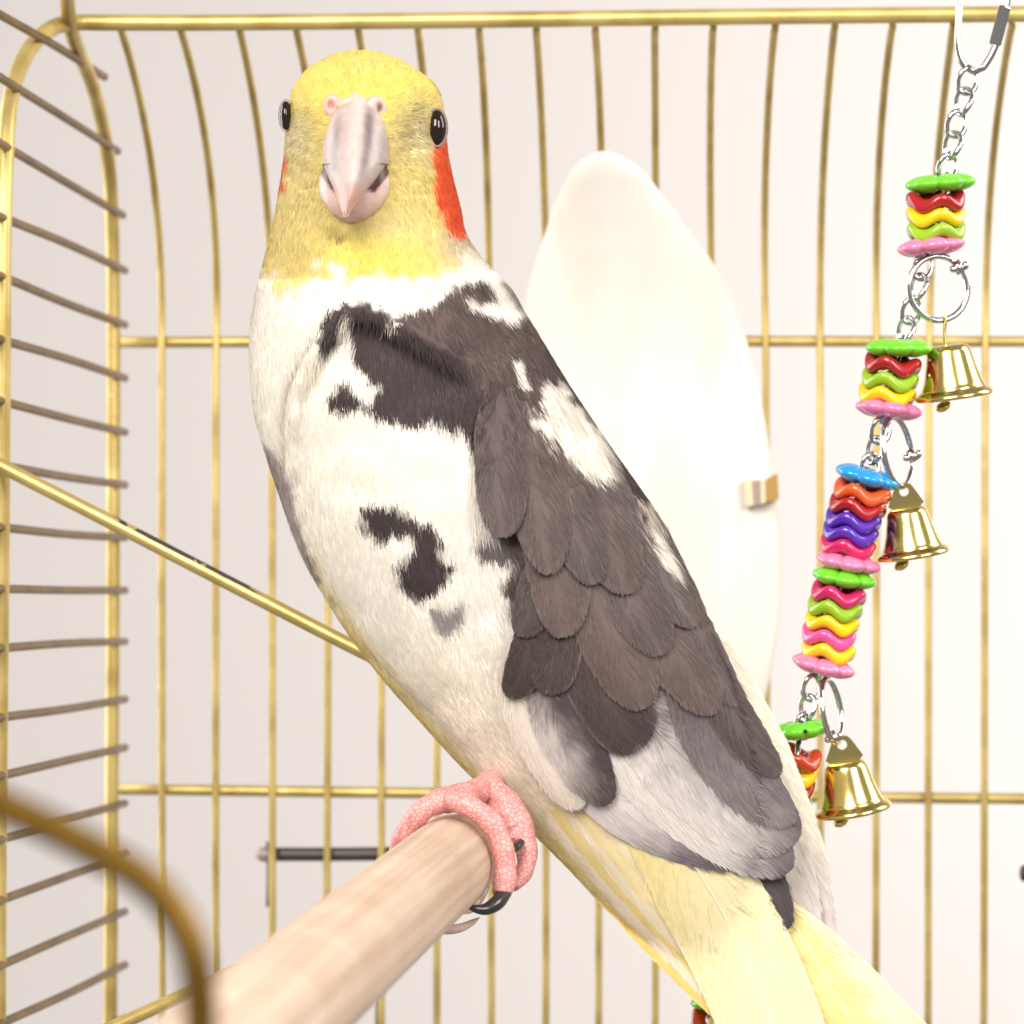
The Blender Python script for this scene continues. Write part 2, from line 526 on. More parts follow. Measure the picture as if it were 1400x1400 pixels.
# ------------------------------------------------------------------ perch
E = P(611, 1183, 0.603); N = P(346, 1411, 0.415)
ax = (N - E)
L = ax.length
R_ = 0.0076
perch = empty("wooden_perch", E, "pale wooden dowel perch the cockatiel stands on", "perch")
prof = [(0, -0.012), (R_ * 0.86, -0.012), (R_ * 0.97, -0.0115), (R_, -0.0105)] + [(R_, z) for z in np.linspace(0, L * 1.55, 30)] + [(R_ * 0.97, L * 1.55 + 0.0006), (0, L * 1.55 + 0.0008)]
V, f = lathe_data(prof, 48)
me = mesh_list("dowel", V, f)
dow = link("dowel", me, WOOD)
dow.parent = perch
dow.rotation_euler = ax.to_track_quat('Z', 'Y').to_euler()

# ------------------------------------------------------------------ toy on the right
toy = empty("bead_toy", P(1338, -118, 0.657), "hanging bird toy of bright plastic beads, steel chain and brass bells", "bird toy")
TD = 0.657
U = TD / F            # one photo pixel in metres at the toy


def glossy(name, rgb):
    return plain(name, rgb, 0.28, 0, 0.6, k=0.9, var=0.06, bscale=300, bump=0.03)


PAL = {k: glossy("plastic_" + k, v) for k, v in dict(green=(112, 214, 34), red=(168, 22, 30), yellow=(246, 200, 8), lime=(150, 190, 36), pink=(246, 130, 172),
                                                    blue=(18, 152, 222), orange=(228, 88, 34), purple=(88, 40, 168), magenta=(208, 28, 96), hot=(226, 82, 150), rust=(196, 58, 26), lemon=(232, 206, 40)).items()}


def axis_of(tilt, lean):
    t = math.radians(tilt); l = math.radians(lean)
    return Vector((math.sin(t), -math.sin(l), math.cos(t)))


def flower_data(R, T, spin):
    """six fat petals round a hub, lens shaped in section"""
    n, m = 22, 96
    th = np.linspace(0, 2 * math.pi, m, endpoint=False)
    lobes = 6
    rim = 0.82 + 0.18 * np.abs(np.cos(lobes / 2 * (th + spin))) ** 0.7
    ph = np.linspace(-math.pi / 2, math.pi / 2, n)
    prof_r = 0.24 + 0.76 * np.cos(ph) ** 0.62
    groove = 0.66 + 0.34 * np.abs(np.cos(lobes / 2 * (th + spin))) ** 0.45
    V = []
    for a, pr in zip(ph, prof_r):
        V.append(np.stack([R * pr * (1 + (rim - 1) * pr) * np.cos(th), R * pr * (1 + (rim - 1) * pr) * np.sin(th), T * np.sin(a) * groove * (0.75 + 0.25 * np.sin(np.pi * min(1, pr)))], -1))
    inner = [np.stack([R * 0.24 * np.cos(th), R * 0.24 * np.sin(th), z + 0 * th], -1) for z in (T * 0.5, 0, -T * 0.5)]
    V = np.concatenate(V + inner)
    return V, [list(x) for x in grid_faces(n + 3, m, True)]


def wavy_data(R, r, amp, spin, h=1.0):
    n, m = 90, 16
    th = np.linspace(0, 2 * math.pi, n, endpoint=False)
    ph = np.linspace(0, 2 * math.pi, m, endpoint=False)
    T_, Q = np.meshgrid(th, ph, indexing='ij')
    rad = R - r + r * np.cos(Q) * 1.0
    z = r * 0.78 * h * np.sin(Q) + amp * np.sin(4 * (T_ + spin)) * (0.6 + 0.4 * np.cos(Q))
    V = np.stack([rad * np.cos(T_), rad * np.sin(T_), z], -1).reshape(-1, 3)
    q = [list(x) for x in grid_faces(n, m, True)]
    for j in range(m):
        q.append([(n - 1) * m + j, (n - 1) * m + (j + 1) % m, (j + 1) % m, j])
    return V, q


HOLE = plain("drilled_hole", (40, 34, 30), 0.7)


def flower(x, y, w, tilt, c, lean=6, d=TD, spin=None):
    spin = random.uniform(0, 1) if spin is None else spin
    V, q = flower_data(w / 2 * U, 12.5 * U, spin)
    V = place(V, frame(axis_of(tilt, lean)), P(x, y, d))
    o = link("flower_bead", mesh_list("flower_bead", V, q), PAL[c], toy)
    # a small drilled hole in the petal that faces out
    a = axis_of(tilt, lean)
    side = Vector((random.uniform(-0.25, 0.3), -1, 0)); side -= a * side.dot(a); side.normalize()
    c0 = P(x, y, d) + side * (w / 2 * U * 0.985)
    Vh, qh = tube_data([list(c0 - side * 0.0012), list(c0 - side * 0.0003)], 3.0 * U, 10)
    link("bead_hole", mesh_list("bead_hole", Vh, qh), HOLE, o)
    return o


def wavy(x, y, w, tilt, c, lean=6, d=TD, spin=None):
    spin = random.uniform(0, 1.5) if spin is None else spin
    V, q = wavy_data(w / 2 * U, 10.2 * U, 6.8 * U, spin, 1.18)
    V = place(V, frame(axis_of(tilt, lean)), P(x, y, d))
    return link("wavy_bead", mesh_list("wavy_bead", V, q), PAL[c], toy)


def link_ring(x, y, hgt, wid, tilt, yaw, wire=3.7, d=TD):
    """one twisted curb chain link"""
    th = np.linspace(0, 2 * math.pi, 36, endpoint=False)
    X = wid / 2 * U * np.cos(th); Z = hgt / 2 * U * np.sin(th); Y = 2.4 * U * np.sin(2 * th)
    pts = np.stack([X, Y, Z], -1)
    ca, sa = math.cos(yaw), math.sin(yaw)
    pts = pts @ np.array([[ca, sa, 0], [-sa, ca, 0], [0, 0, 1]])
    t = math.radians(tilt)
    pts = pts @ np.array([[math.cos(t), 0, -math.sin(t)], [0, 1, 0], [math.sin(t), 0, math.cos(t)]])
    V, q = tube_data(pts + np.array(list(P(x, y, d))), wire * U, 10, True)
    return link("chain_link", mesh_list("chain_link", V, q), STEEL, toy)


def chain(pts, hgt=36, wid=27, tilt=14):
    for k, (x, y) in enumerate(pts):
        link_ring(x, y, hgt, wid, tilt, 0.35 if k % 2 == 0 else -0.75)


# quick link
ql = catmull([list(P(x, y, TD)) for x, y in ((1331, 98), (1318, 88), (1310, 66), (1311, 20), (1315, -60), (1325, -105), (1350, -116), (1374, -98), (1382, -50), (1378, -5), (1366, 48), (1356, 74), (1345, 92))], 90)
V, q = tube_data(ql, 5.0 * U, 14, True)
qlo = link("quick_link", mesh_list("quick_link", V, q), STEEL, toy)
V, q = tube_data([list(P(1374, 9, TD)), list(P(1373.5, 11, TD)), list(P(1360.5, 60, TD)), list(P(1360, 62, TD))], np.array([7.5, 9.5, 9.5, 7.5]) * U, 6)
link("nut", mesh_list("nut", V, q, smooth=False), STEEL, qlo)

chain([(1323, 110), (1317, 139), (1308, 169), (1302, 199), (1296, 228)])
flower(1286, 251, 98, -4, "green", 4); wavy(1279, 274, 82, -2, "red", 14, spin=0.2); wavy(1279, 295, 82, -2, "yellow", 12, spin=0.25); wavy(1280, 316, 81, -3, "lime", 10, spin=0.22); flower(1273, 337, 97, -6, "pink", 2)
chain([(1262, 364), (1255, 393), (1246, 424), (1238, 452)], 36, 26, 16)


def bell_ring(cx, cy, rx, rz, yaw, hx, hy, tilt=0):
    th = np.linspace(0, 2 * math.pi, 60, endpoint=False)
    pts = np.stack([rx * U * np.cos(th), rx * 0 + U * yaw * np.cos(th), rz * U * np.sin(th)], -1)
    t = math.radians(tilt)
    pts = pts @ np.array([[math.cos(t), 0, -math.sin(t)], [0, 1, 0], [math.sin(t), 0, math.cos(t)]])
    V, q = tube_data(pts + np.array(list(P(cx, cy, TD))), 4.2 * U, 12, True)
    r = link("ring", mesh_list("ring", V, q), STEEL, toy)
    V1, q1 = tube_data([list(P(hx - 5, hy - 7, TD)), list(P(hx + 5, hy + 8, TD))], 7 * U, 12)
    V2, q2 = ellipsoid_data(P(hx - 7, hy + 3, TD - 0.0008), (5 * U, 5 * U, 5 * U), 12, 16)
    V3, q3 = ellipsoid_data(P(hx + 10, hy - 2, TD), (4.5 * U, 4.5 * U, 6 * U), 12, 16)
    V, q = join_data([(V1, q1), (V2, q2), (V3, q3)])
    link("ring_hinge", mesh_list("ring_hinge", V, q), STEEL, r)
    return r


def bell(x, y, tilt, s=1.0, lean=8, yoke=True, hook=None, cdx=-18):
    """x, y = middle of the bell's crown; the mouth hangs 72 s pixels below"""
    pr = [(0.5, 0), (18, 0.6), (25, 2.5), (29, 7), (31, 13), (34, 26), (38, 42), (42, 54), (44.5, 59), (45, 61), (48, 63), (52, 66), (54, 69), (54, 72), (52, 73.5), (49, 72), (44, 66), (39, 52), (32, 26), (27, 10), (0.5, 5)]
    pp = catmull(pr, 90)
    pp[:, 0] = np.maximum(pp[:, 0], 0.3)
    V, q = lathe_data([(r * s * U, -z * s * U) for r, z in pp], 56)
    A = axis_of(tilt, lean)
    Fm = frame(A)
    V = place(V, Fm, P(x, y, TD))
    b = link("bell", mesh_list("bell", V, q), BRASS, toy)
    loc = lambda a, bb, c: list(place(np.array([[a * s * U, bb * s * U, c * s * U]]), Fm, P(x, y, TD))[0])
    Vc, qc = tube_data([loc(cdx * 0.4, 2, -40), loc(cdx * 0.9, 0, -74)], 3 * s * U, 8)
    Ve, qe = lathe_data([(0.2 * U, 4 * U), (7 * U, 3.5 * U), (11 * U, 0.5 * U), (11 * U, -3 * U), (7 * U, -6.5 * U), (0.2 * U, -7 * U)], 20)
    Ve = place(Ve, frame(axis_of(tilt - 22, 20)), loc(cdx, -2, -82))
    Vc, qc = join_data([(Vc, qc), (Ve, qe)])
    link("clapper", mesh_list("clapper", Vc, qc), BRASS, b)
    if yoke:
        # bent triangular strap with a hole for the ring
        out = [(-30, -3), (-13, 30), (-8, 35), (8, 35), (13, 30), (30, -3)]
        hole = [(7 * math.cos(a), 23 + 7 * math.sin(a)) for a in np.linspace(0, 2 * math.pi, 20, endpoint=False)]
        outer = []
        # sample outline to 20 points matched by angle round the hole
        seg = np.array(out + [out[0]], float)
        for a in np.linspace(0, 2 * math.pi, 20, endpoint=False):
            dx, dy = math.cos(a), math.sin(a); best = 1e9
            for k in range(len(seg) - 1):
                p, r = seg[k], seg[k + 1] - seg[k]
                den = dx * r[1] - dy * r[0]
                if abs(den) < 1e-9: continue
                qx, qy = p[0] - 0, p[1] - 23
                t = (qx * r[1] - qy * r[0]) / den; u = (qx * dy - qy * dx) / den
                if t > 0 and -1e-6 <= u <= 1 + 1e-6: best = min(best, t)
            outer.append((dx * best, 23 + dy * best))
        Vs = []
        for dep in (-2.2, 2.2):
            for ring_ in (outer, hole):
                Vs += [loc(a, dep, c) for a, c in ring_]
        n = 20; fs = []
        for i in range(n):
            j = (i + 1) % n
            fs += [[i, j, n + j, n + i], [2 * n + i, 3 * n + i, 3 * n + j, 2 * n + j], [i, 2 * n + i, 2 * n + j, j], [n + i, n + j, 3 * n + j, 3 * n + i]]
        link("yoke", mesh_list("yoke", np.array(Vs), fs, smooth=False), BRASS, b)
    if hook:
        tube("loop", [P(*p, TD - 0.0004) for p in hook], 2.6 * U, BRASS, b, 8, smooth_n=16)
    return b


bell_ring(1283, 394, 41, 44, 14, 1310, 365)
bell(1296, 471, -8, 1.0, 6, False, hook=[(1290, 432), (1293, 437), (1291, 452), (1293, 478)])
flower(1229, 476, 99, 1, "green", 4); wavy(1221, 498, 79, 8, "red", 10, spin=0.75); wavy(1217, 519, 79, 7, "lime", 10, spin=0.7); wavy(1213, 539, 80, 7, "yellow", 10, spin=0.72); flower(1215, 560, 94, 8, "pink", 0)
chain([(1204, 588), (1196, 616), (1189, 638)], 36, 26, 14)
bell_ring(1227, 618, 21, 48, 34, 1246, 623, -8)
bell(1239, 693, -9, 0.93, 6, True, cdx=-20)
seq = [("f", 1186, 652, 94, 15, "blue"), ("w", 1179, 673, 80, 12, "orange"), ("w", 1173, 692, 80, 12, "red"), ("w", 1167, 711, 78, 11, "purple"), ("w", 1163, 729, 78, 11, "purple"), ("w", 1159, 747, 78, 11, "magenta"),
       ("f", 1160, 769, 94, 10, "pink"), ("f", 1154, 790, 92, 9, "green"), ("w", 1147, 812, 77, 11, "magenta"), ("w", 1142, 831, 77, 11, "lime"), ("w", 1138, 851, 76, 12, "yellow"), ("w", 1133, 870, 76, 12, "hot"), ("w", 1133, 889, 76, 12, "yellow"), ("f", 1126, 910, 92, 13, "pink")]
for k, (t, x, y, w, tl, c) in enumerate(seq):
    (flower if t == "f" else wavy)(x, y, w, tl, c, 6 if t == "f" else 10, spin=(0.4 if t == "f" else 0.72 + 0.1 * math.sin(k)))
# chain that runs hidden through the beads
tube("chain_core", [P(x, y, TD) for x, y in ((1296, 236), (1276, 340))], 4 * U, STEEL, toy, 8)
tube("chain_core", [P(x, y, TD) for x, y in ((1236, 458), (1206, 580))], 4 * U, STEEL, toy, 8)
tube("chain_core", [P(x, y, TD) for x, y in ((1188, 640), (1156, 780), (1118, 930))], 4 * U, STEEL, toy, 8)
tube("chain_core", [P(x, y, TD) for x, y in ((1096, 985), (1084, 1080), (1040, 1250), (990, 1392), (960, 1480))], 4 * U, STEEL, toy, 8)
chain([(1110, 940), (1104, 968), (1099, 992)], 34, 25, 8)
bell_ring(1137, 972, 14, 44, 38, 1139, 1008, -10)
bell(1155, 1040, -10, 0.98, 6, True, cdx=-20)
flower(1094, 998, 84, -7, "green", 2); wavy(1083, 1036, 82, 4, "rust", 12, spin=0.3); wavy(1080, 1059, 78, 2, "yellow", 10, spin=0.5); wavy(1077, 1077, 76, 2, "red", 10); wavy(1073, 1093, 74, 2, "lime", 10); wavy(1072, 1111, 74, 2, "rust", 10)
flower(1070, 1131, 84, 2, "lemon", 4); wavy(1066, 1152, 76, 4, "red", 10); flower(1058, 1172, 84, 6, "pink", 4)
flower(994, 1366, 104, -4, "green", 6); wavy(985, 1400, 84, 16, "rust", 30, spin=0.4); wavy(978, 1420, 80, 16, "yellow", 16); wavy(972, 1440, 80, 16, "red", 16)
link_ring(990, 1382, 32, 22, 10, 0.3)

# ================================================================== the cockatiel
BD = 0.625            # distance of the bird's middle
PXM = BD / F          # one photo pixel in metres at the bird
bird = empty("cockatiel", P(640, 1110, 0.606), "pied grey and cream cockatiel with yellow face perched facing forward", "cockatiel")

# cross sections: left and right outline point (photo pixels), half depth (pixels), distance shift (pixels)
RINGS = [
    (476, 70, 508, 70, 14, 0), (452, 77, 534, 77, 44, 0), (424, 92, 562, 91, 74, 0), (404, 116, 592, 114, 94, 0), (396, 142, 604, 140, 104, 0),
    (392, 172, 609, 170, 110, 0), (389, 208, 612, 206, 112, 0), (384, 244, 619, 242, 113, 0), (377, 284, 629, 282, 114, 0), (369, 322, 638, 320, 116, 2),
    (359, 362, 662, 356, 120, 5), (349, 402, 694, 390, 126, 8), (342, 450, 718, 428, 136, 10), (341, 500, 744, 470, 146, 10), (347, 562, 775, 521, 156, 8),
    (360, 612, 806, 568, 162, 6), (380, 672, 840, 618, 166, 4), (404, 738, 872, 664, 168, 2), (436, 802, 902, 714, 166, 0), (474, 864, 930, 764, 160, 0),
    (520, 925, 955, 815, 152, 0), (571, 983, 980, 872, 142, 0), (623, 1040, 1003, 930, 130, 0), (676, 1093, 1022, 985, 116, 0), (728, 1140, 1036, 1038, 100, 0),
    (775, 1186, 1046, 1090, 82, 0), (822, 1236, 1050, 1140, 62, 0), (872, 1282, 1044, 1190, 42, 0), (930, 1310, 1030, 1240, 22, 0), (978, 1300, 1006, 1280, 5, 0)]
NT, NA = 420, 288
LR = catmull(RINGS, NT)


def seg_sd(px, py, poly):
    """signed distance to a polygon in pixels, positive inside"""
    poly = np.asarray(poly, float)
    d = np.full(px.shape, 1e9); inside = np.zeros(px.shape, bool)
    for k in range(len(poly)):
        x0, y0 = poly[k]; x1, y1 = poly[(k + 1) % len(poly)]
        ex, ey = x1 - x0, y1 - y0
        t = np.clip(((px - x0) * ex + (py - y0) * ey) / (ex * ex + ey * ey + 1e-9), 0, 1)
        d = np.minimum(d, (px - x0 - t * ex) ** 2 + (py - y0 - t * ey) ** 2)
        c = ((y0 > py) != (y1 > py)) & (px < (x1 - x0) * (py - y0) / (y1 - y0 + 1e-12) + x0)
        inside ^= c
    d = np.sqrt(d)
    return np.where(inside, d, -d)


def sstep(x, a, b):
    t = np.clip((x - a) / (b - a), 0, 1)
    return t * t * (3 - 2 * t)


def wob(px, py, sc, seed):
    """cheap smooth noise in -1..1"""
    r = np.random.default_rng(seed)
    v = 0
    for k in range(5):
        a = r.uniform(0, 2 * math.pi); f_ = r.uniform(0.6, 1.7) / sc; p = r.uniform(0, 6.28)
        v = v + np.sin((px * math.cos(a) + py * math.sin(a)) * f_ * 2 * math.pi + p + 1.3 * np.sin((px * math.sin(a) - py * math.cos(a)) * f_ * 3 + p))
    return v / 3.2


WING = [(470, 419), (497, 415), (530, 425), (562, 446), (600, 470), (640, 490), (720, 470), (800, 500), (1000, 700), (1200, 1300), (900, 1260), (745, 1122), (640, 1040), (560, 956), (490, 884), (446, 815), (420, 760), (404, 700), (394, 640), (393, 572), (401, 522), (416, 488), (440, 450)]


def surf(t, th):
    """loft point: t row index (float), th angle; returns px, py, distance"""
    t = np.clip(t, 0, NT - 1.001)
    i = t.astype(int); f_ = t - i
    r = LR[i] * (1 - f_)[..., None] + LR[i + 1] * f_[..., None]
    c, s_ = np.cos(th), np.sin(th)
    px = (r[..., 0] + r[..., 2]) / 2 + (r[..., 2] - r[..., 0]) / 2 * c
    py = (r[..., 1] + r[..., 3]) / 2 + (r[..., 3] - r[..., 1]) / 2 * c
    # soft relief in the front half: wing raised off the breast, eye hollows, full cheeks
    front = sstep(s_, 0.02, 0.3)
    sd = seg_sd(px, py, WING)
    h = r[..., 4] * s_ ** 1.0
    h = h + front * 27 * sstep(sd, -3, 15) * (1 - sstep(px + 0 * py, 540, 660))
    h = h - front * 7 * np.exp(-(((px - 474) / 26) ** 2 + ((py - 345) / 40) ** 2))      # cleft of the bib
    h = h + front * 7 * np.exp(-(((px - 415) / 30) ** 2 + ((py - 335) / 45) ** 2))
    h = h + front * 5 * np.exp(-(((px - 560) / 42) ** 2 + ((py - 340) / 40) ** 2))
    h = h - front * 9 * np.exp(-(((px - 574) / 24) ** 2 + ((py - 186) / 26) ** 2))
    h = h - front * 9 * np.exp(-(((px - 408) / 20) ** 2 + ((py - 172) / 26) ** 2))
    h = h + front * 1.3 * wob(px, py, 90, 3) - front * 15 * np.exp(-((sd + 5) / 7) ** 2) * (1 - sstep(px + 0 * py, 440, 540)) * sstep(py + 0 * px, 425, 470) * (1 - sstep(py + 0 * px, 760, 860)) + front * 0.7 * wob(px, py, 34, 8) * (py < 270)
    d = BD + (r[..., 5] - h) * PXM
    return px, py, d


TT, TH = np.meshgrid(np.arange(NT, dtype=float), np.linspace(0, 2 * math.pi, NA, endpoint=False), indexing='ij')
bpx, bpy_, bd = surf(TT, TH)

# distance of the front surface for every pixel of the photograph (2 px cells)
GS = 2
GW, GH = 700, 760
t2, th2 = np.meshgrid(np.linspace(0, NT - 1.01, 1500), np.linspace(0.001, math.pi - 0.001, 900), indexing='ij')
fx, fy, fd = surf(t2, th2)
front_grid = np.full((GH, GW), np.inf)
gi = np.clip((fy / GS).astype(int), 0, GH - 1); gj = np.clip((fx / GS).astype(int), 0, GW - 1)
np.minimum.at(front_grid, (gi.ravel(), gj.ravel()), fd.ravel())
on_bird = np.isfinite(front_grid)
g = np.where(on_bird, front_grid, 0.0); wgt = on_bird.astype(float)
for _ in range(70):                       # spread outwards past the outline
    acc = np.zeros_like(g); aw = np.zeros_like(g)
    for dy, dx in ((0, 1), (0, -1), (1, 0), (-1, 0)):
        acc += np.roll(g * wgt, (dy, dx), (0, 1)); aw += np.roll(wgt, (dy, dx), (0, 1))
    new = (wgt == 0) & (aw > 0)
    g[new] = acc[new] / aw[new]; wgt[new] = 1
g[wgt == 0] = BD
for _ in range(6):
    g = (g + np.roll(g, 1, 0) + np.roll(g, -1, 0) + np.roll(g, 1, 1) + np.roll(g, -1, 1)) / 5
FRONT = g


def front(px, py):
    x = np.clip(np.asarray(px, float) / GS - 0.5, 0, GW - 1.01); y = np.clip(np.asarray(py, float) / GS - 0.5, 0, GH - 1.01)
    i = y.astype(int); j = x.astype(int); u = x - j; v = y - i
    return FRONT[i, j] * (1 - u) * (1 - v) + FRONT[i, j + 1] * u * (1 - v) + FRONT[i + 1, j] * (1 - u) * v + FRONT[i + 1, j + 1] * u * v


# ---- plumage colours
KA = 0.87


def C(r, g_, b):
    return lin((r, g_, b), KA)


def q(ox, oy, sc, pts):
    return [(ox + x / sc, oy + y / sc) for x, y in pts]


CHAR = C(74, 63, 63)
BROWN = C(95, 80, 76)
PALE = C(240, 233, 222)
PATCH = [  # polygon, colour, softness in px, strength
    # far wing edge at the belly
    ([(362, 612), (378, 640), (391, 668), (400, 700), (412, 745), (432, 792), (424, 800), (404, 748), (384, 690), (370, 650)], C(160, 143, 138), 8, 0.9),
    # mantle
    ([(547, 437), (573, 430), (604, 416), (630, 393), (658, 389), (673, 402), (667, 410), (633, 410), (630, 418), (645, 426), (660, 434), (690, 447), (716, 443), (726, 432), (770, 490), (860, 612), (970, 765), (1060, 900), (1010, 960), (900, 960), (760, 900), (705, 850), (690, 800), (716, 770), (700, 742), (683, 733), (664, 695), (657, 645), (650, 600), (640, 585), (600, 560), (575, 490)], BROWN, 9, 1.0),
    # shoulder
    (q(330, 360, 3.5, [(510, 210), (600, 208), (700, 245), (790, 315), (860, 370), (920, 400), (1040, 420), (1080, 560), (1130, 620), (1190, 650), (1210, 900), (1150, 950), (1100, 850), (1060, 790), (940, 770), (890, 735), (850, 780), (760, 770), (650, 740), (590, 690), (640, 680), (670, 640), (660, 590), (600, 550), (550, 480), (525, 400), (540, 300), (510, 250)]), CHAR, 7, 1.0),
    (q(330, 360, 3.5, [(470, 215), (500, 205), (500, 225), (470, 270), (450, 340), (470, 360), (440, 400), (400, 425), (378, 390), (392, 310), (425, 255)]), CHAR, 6, 1.0),
    (q(330, 360, 3.5, [(470, 610), (510, 590), (560, 680), (520, 705), (440, 700), (432, 660)]), CHAR, 7, 1.0),
    (q(330, 360, 3.5, [(690, 292), (720, 286), (770, 310), (705, 312)]), PALE, 2, 0.9),
    # collar smudge on the neck and thin dark edge of the back
    ([(690, 388), (700, 392), (722, 425), (760, 480), (745, 478), (716, 432)], C(120, 100, 92), 6, 0.7),
    # white slits and patches of the back
    ([(707, 494), (715, 503), (720, 530), (714, 532), (708, 512)], PALE, 4, 0.9),
    (q(600, 360, 3.5, [(520, 590), (560, 620), (590, 580), (640, 690), (700, 725), (760, 805), (815, 890), (850, 1015), (800, 1035), (730, 1035), (690, 1000), (610, 930), (572, 890), (552, 810), (530, 900), (490, 810), (430, 745), (500, 700)]), C(232, 224, 212), 6, 1.0),
    ([(870, 684), (888, 696), (912, 742), (934, 790), (922, 790), (898, 756), (880, 716)], C(226, 214, 200), 5, 0.95),
    # spots on the white wing panel
    (q(460, 660, 3.5, [(135, 130), (200, 140), (290, 150), (380, 205), (360, 250), (280, 255), (220, 270), (170, 245), (148, 200)]), CHAR, 9, 1.0),
    (q(460, 660, 3.5, [(380, 230), (440, 230), (505, 290), (470, 330), (490, 375), (560, 420), (500, 500), (400, 565), (318, 495), (298, 430), (348, 370), (372, 300)]), CHAR, 8, 1.0),
    (q(460, 660, 3.5, [(470, 630), (600, 625), (565, 690), (520, 718), (488, 690)]), C(118, 106, 108), 12, 0.8),
    (q(460, 660, 3.5, [(670, 320), (760, 300), (850, 250), (890, 320), (895, 390), (800, 385), (720, 365)]), C(88, 76, 74), 10, 0.95),
    # cheek patches
    ([(599, 196), (607, 205), (620, 235), (634, 280), (636, 312), (628, 322), (616, 316), (606, 292), (599, 262), (597, 225)], C(240, 92, 44), 9, 1.0),
    ([(380, 206), (390, 210), (389, 236), (384, 262), (376, 262), (376, 226)], C(243, 96, 50), 5, 0.95),
]
BLOB = [  # x, y, rx, ry, colour, amount: broad tints
    (640, 700, 130, 130, C(243, 236, 227), 0.7), (700, 850, 60, 90, C(236, 229, 224), 0.7), (640, 980, 120, 110, C(249, 238, 218), 0.8), (430, 640, 70, 220, C(253, 246, 230), 0.6),
    (360, 560, 40, 150, C(251, 245, 231), 0.6), (735, 1110, 90, 60, C(248, 232, 194), 0.75), (880, 1220, 150, 100, C(249, 230, 168), 0.95), (760, 1060, 60, 60, C(243, 230, 214), 0.7)]
HEADC = [  # head tints laid one over the other
    (490, 125, 140, 90, C(252, 229, 116), 1.2), (490, 92, 70, 26, C(248, 232, 146), 0.6), (430, 140, 60, 40, C(252, 229, 124), 0.7),
    (405, 190, 34, 44, C(220, 202, 158), 0.95), (565, 190, 42, 42, C(206, 190, 142), 0.95), (572, 150, 26, 26, C(190, 174, 134), 0.5), (585, 205, 26, 34, C(208, 196, 164), 0.6),
    (410, 270, 44, 60, C(236, 216, 148), 0.9), (560, 260, 50, 60, C(234, 212, 132), 0.9), (480, 330, 60, 40, C(234, 210, 130), 0.9), (412, 340, 46, 60, C(238, 216, 142), 1.0), (535, 318, 40, 26, C(218, 202, 156), 0.7), (510, 356, 70, 34, C(253, 231, 112), 1.0),
    (570, 365, 60, 30, C(250, 228, 128), 0.7), (640, 345, 36, 26, C(220, 204, 180), 0.8), (628, 330, 24, 24, C(206, 188, 168), 0.6), (462, 322, 14, 10, C(150, 120, 66), 0.8)]  # last tint paints the shadow line of the bib cleft
HEADLINE = [(355, 370), (372, 392), (398, 404), (425, 384), (452, 368), (470, 380), (500, 386), (560, 388), (600, 388), (634, 366), (648, 350), (700, 250), (640, 40), (340, 40), (340, 300)]


def paint(px, py, rag=1.0, seed=0):
    px = np.asarray(px, float); py = np.asarray(py, float)
    jx = px + rag * 5 * wob(px, py, 28, 5); jy = py + rag * 5 * wob(px, py, 28, 6)
    c = np.broadcast_to(C(252, 245, 233), px.shape + (3,)).copy()

    def mixin(col, a):
        c[:] = c * (1 - a[..., None]) + np.asarray(col) * a[..., None]
    for x, y, rx, ry, col, a in BLOB:
        mixin(col, np.clip(a * np.exp(-(((px - x) / rx) ** 2 + ((py - y) / ry) ** 2)), 0, 1))
    # yellow along the belly's underside
    be = np.interp(py, [640, 800, 884, 956, 1040, 1122, 1190], [378, 436, 490, 548, 624, 712, 780])
    mixin(C(247, 222, 120), sstep(py, 700, 900) * np.clip(0.75 * np.exp(-((px - be) / 16) ** 2), 0, 1))
    hs = seg_sd(jx + 7 * wob(px, py, 44, 61), jy + 17 * wob(px, py, 46, 62), HEADLINE)
    ha = sstep(hs, -12, 16)
    hc = np.broadcast_to(C(244, 224, 142), c.shape).copy()
    for x, y, rx, ry, col, a in HEADC:
        k = np.clip(a * np.exp(-(((jx - x) / rx) ** 2 + ((jy - y) / ry) ** 2)), 0, 1)[..., None]
        hc = hc * (1 - k) + col * k
    # dark flecks on crown, lores and cheeks
    fl = sstep(wob(px, py, 17, 21) * wob(px, py, 9, 22), 0.28, 0.75) * (np.exp(-(((px - 560) / 60) ** 2 + ((py - 130) / 60) ** 2)) + np.exp(-(((px - 470) / 60) ** 2 + ((py - 88) / 26) ** 2)) * 0.5 + np.exp(-(((px - 575) / 40) ** 2 + ((py - 230) / 60) ** 2)) + np.exp(-(((px - 408) / 26) ** 2 + ((py - 190) / 50) ** 2)))
    hc = hc * (1 + 0.07 * wob(px, py, 26, 51) + 0.05 * wob(px, py, 11, 52))[..., None]
    mot = np.clip(sstep(wob(px, py, 30, 53), 0.25, 0.9) * np.exp(-(((px - 500) / 90) ** 2 + ((py - 92) / 30) ** 2)) * 0.45, 0, 1)[..., None]
    hc = hc * (1 - mot) + C(196, 180, 132) * mot
    fl = np.clip(fl * 0.75, 0, 0.75)[..., None]
    hc = hc * (1 - fl) + C(122, 108, 90) * fl
    c[:] = c * (1 - ha[..., None]) + hc * ha[..., None]
    for poly, col, soft, a in PATCH:
        b = np.asarray(poly)
        m_ = (px > b[:, 0].min() - 30) & (px < b[:, 0].max() + 30) & (py > b[:, 1].min() - 30) & (py < b[:, 1].max() + 30)
        if not m_.any(): continue
        k = np.zeros(px.shape)
        k[m_] = a * sstep(seg_sd(jx[m_], jy[m_], poly), -soft * 1.15, soft * 0.15)
        c[:] = c * (1 - k[..., None]) + np.asarray(col) * k[..., None]
    return c


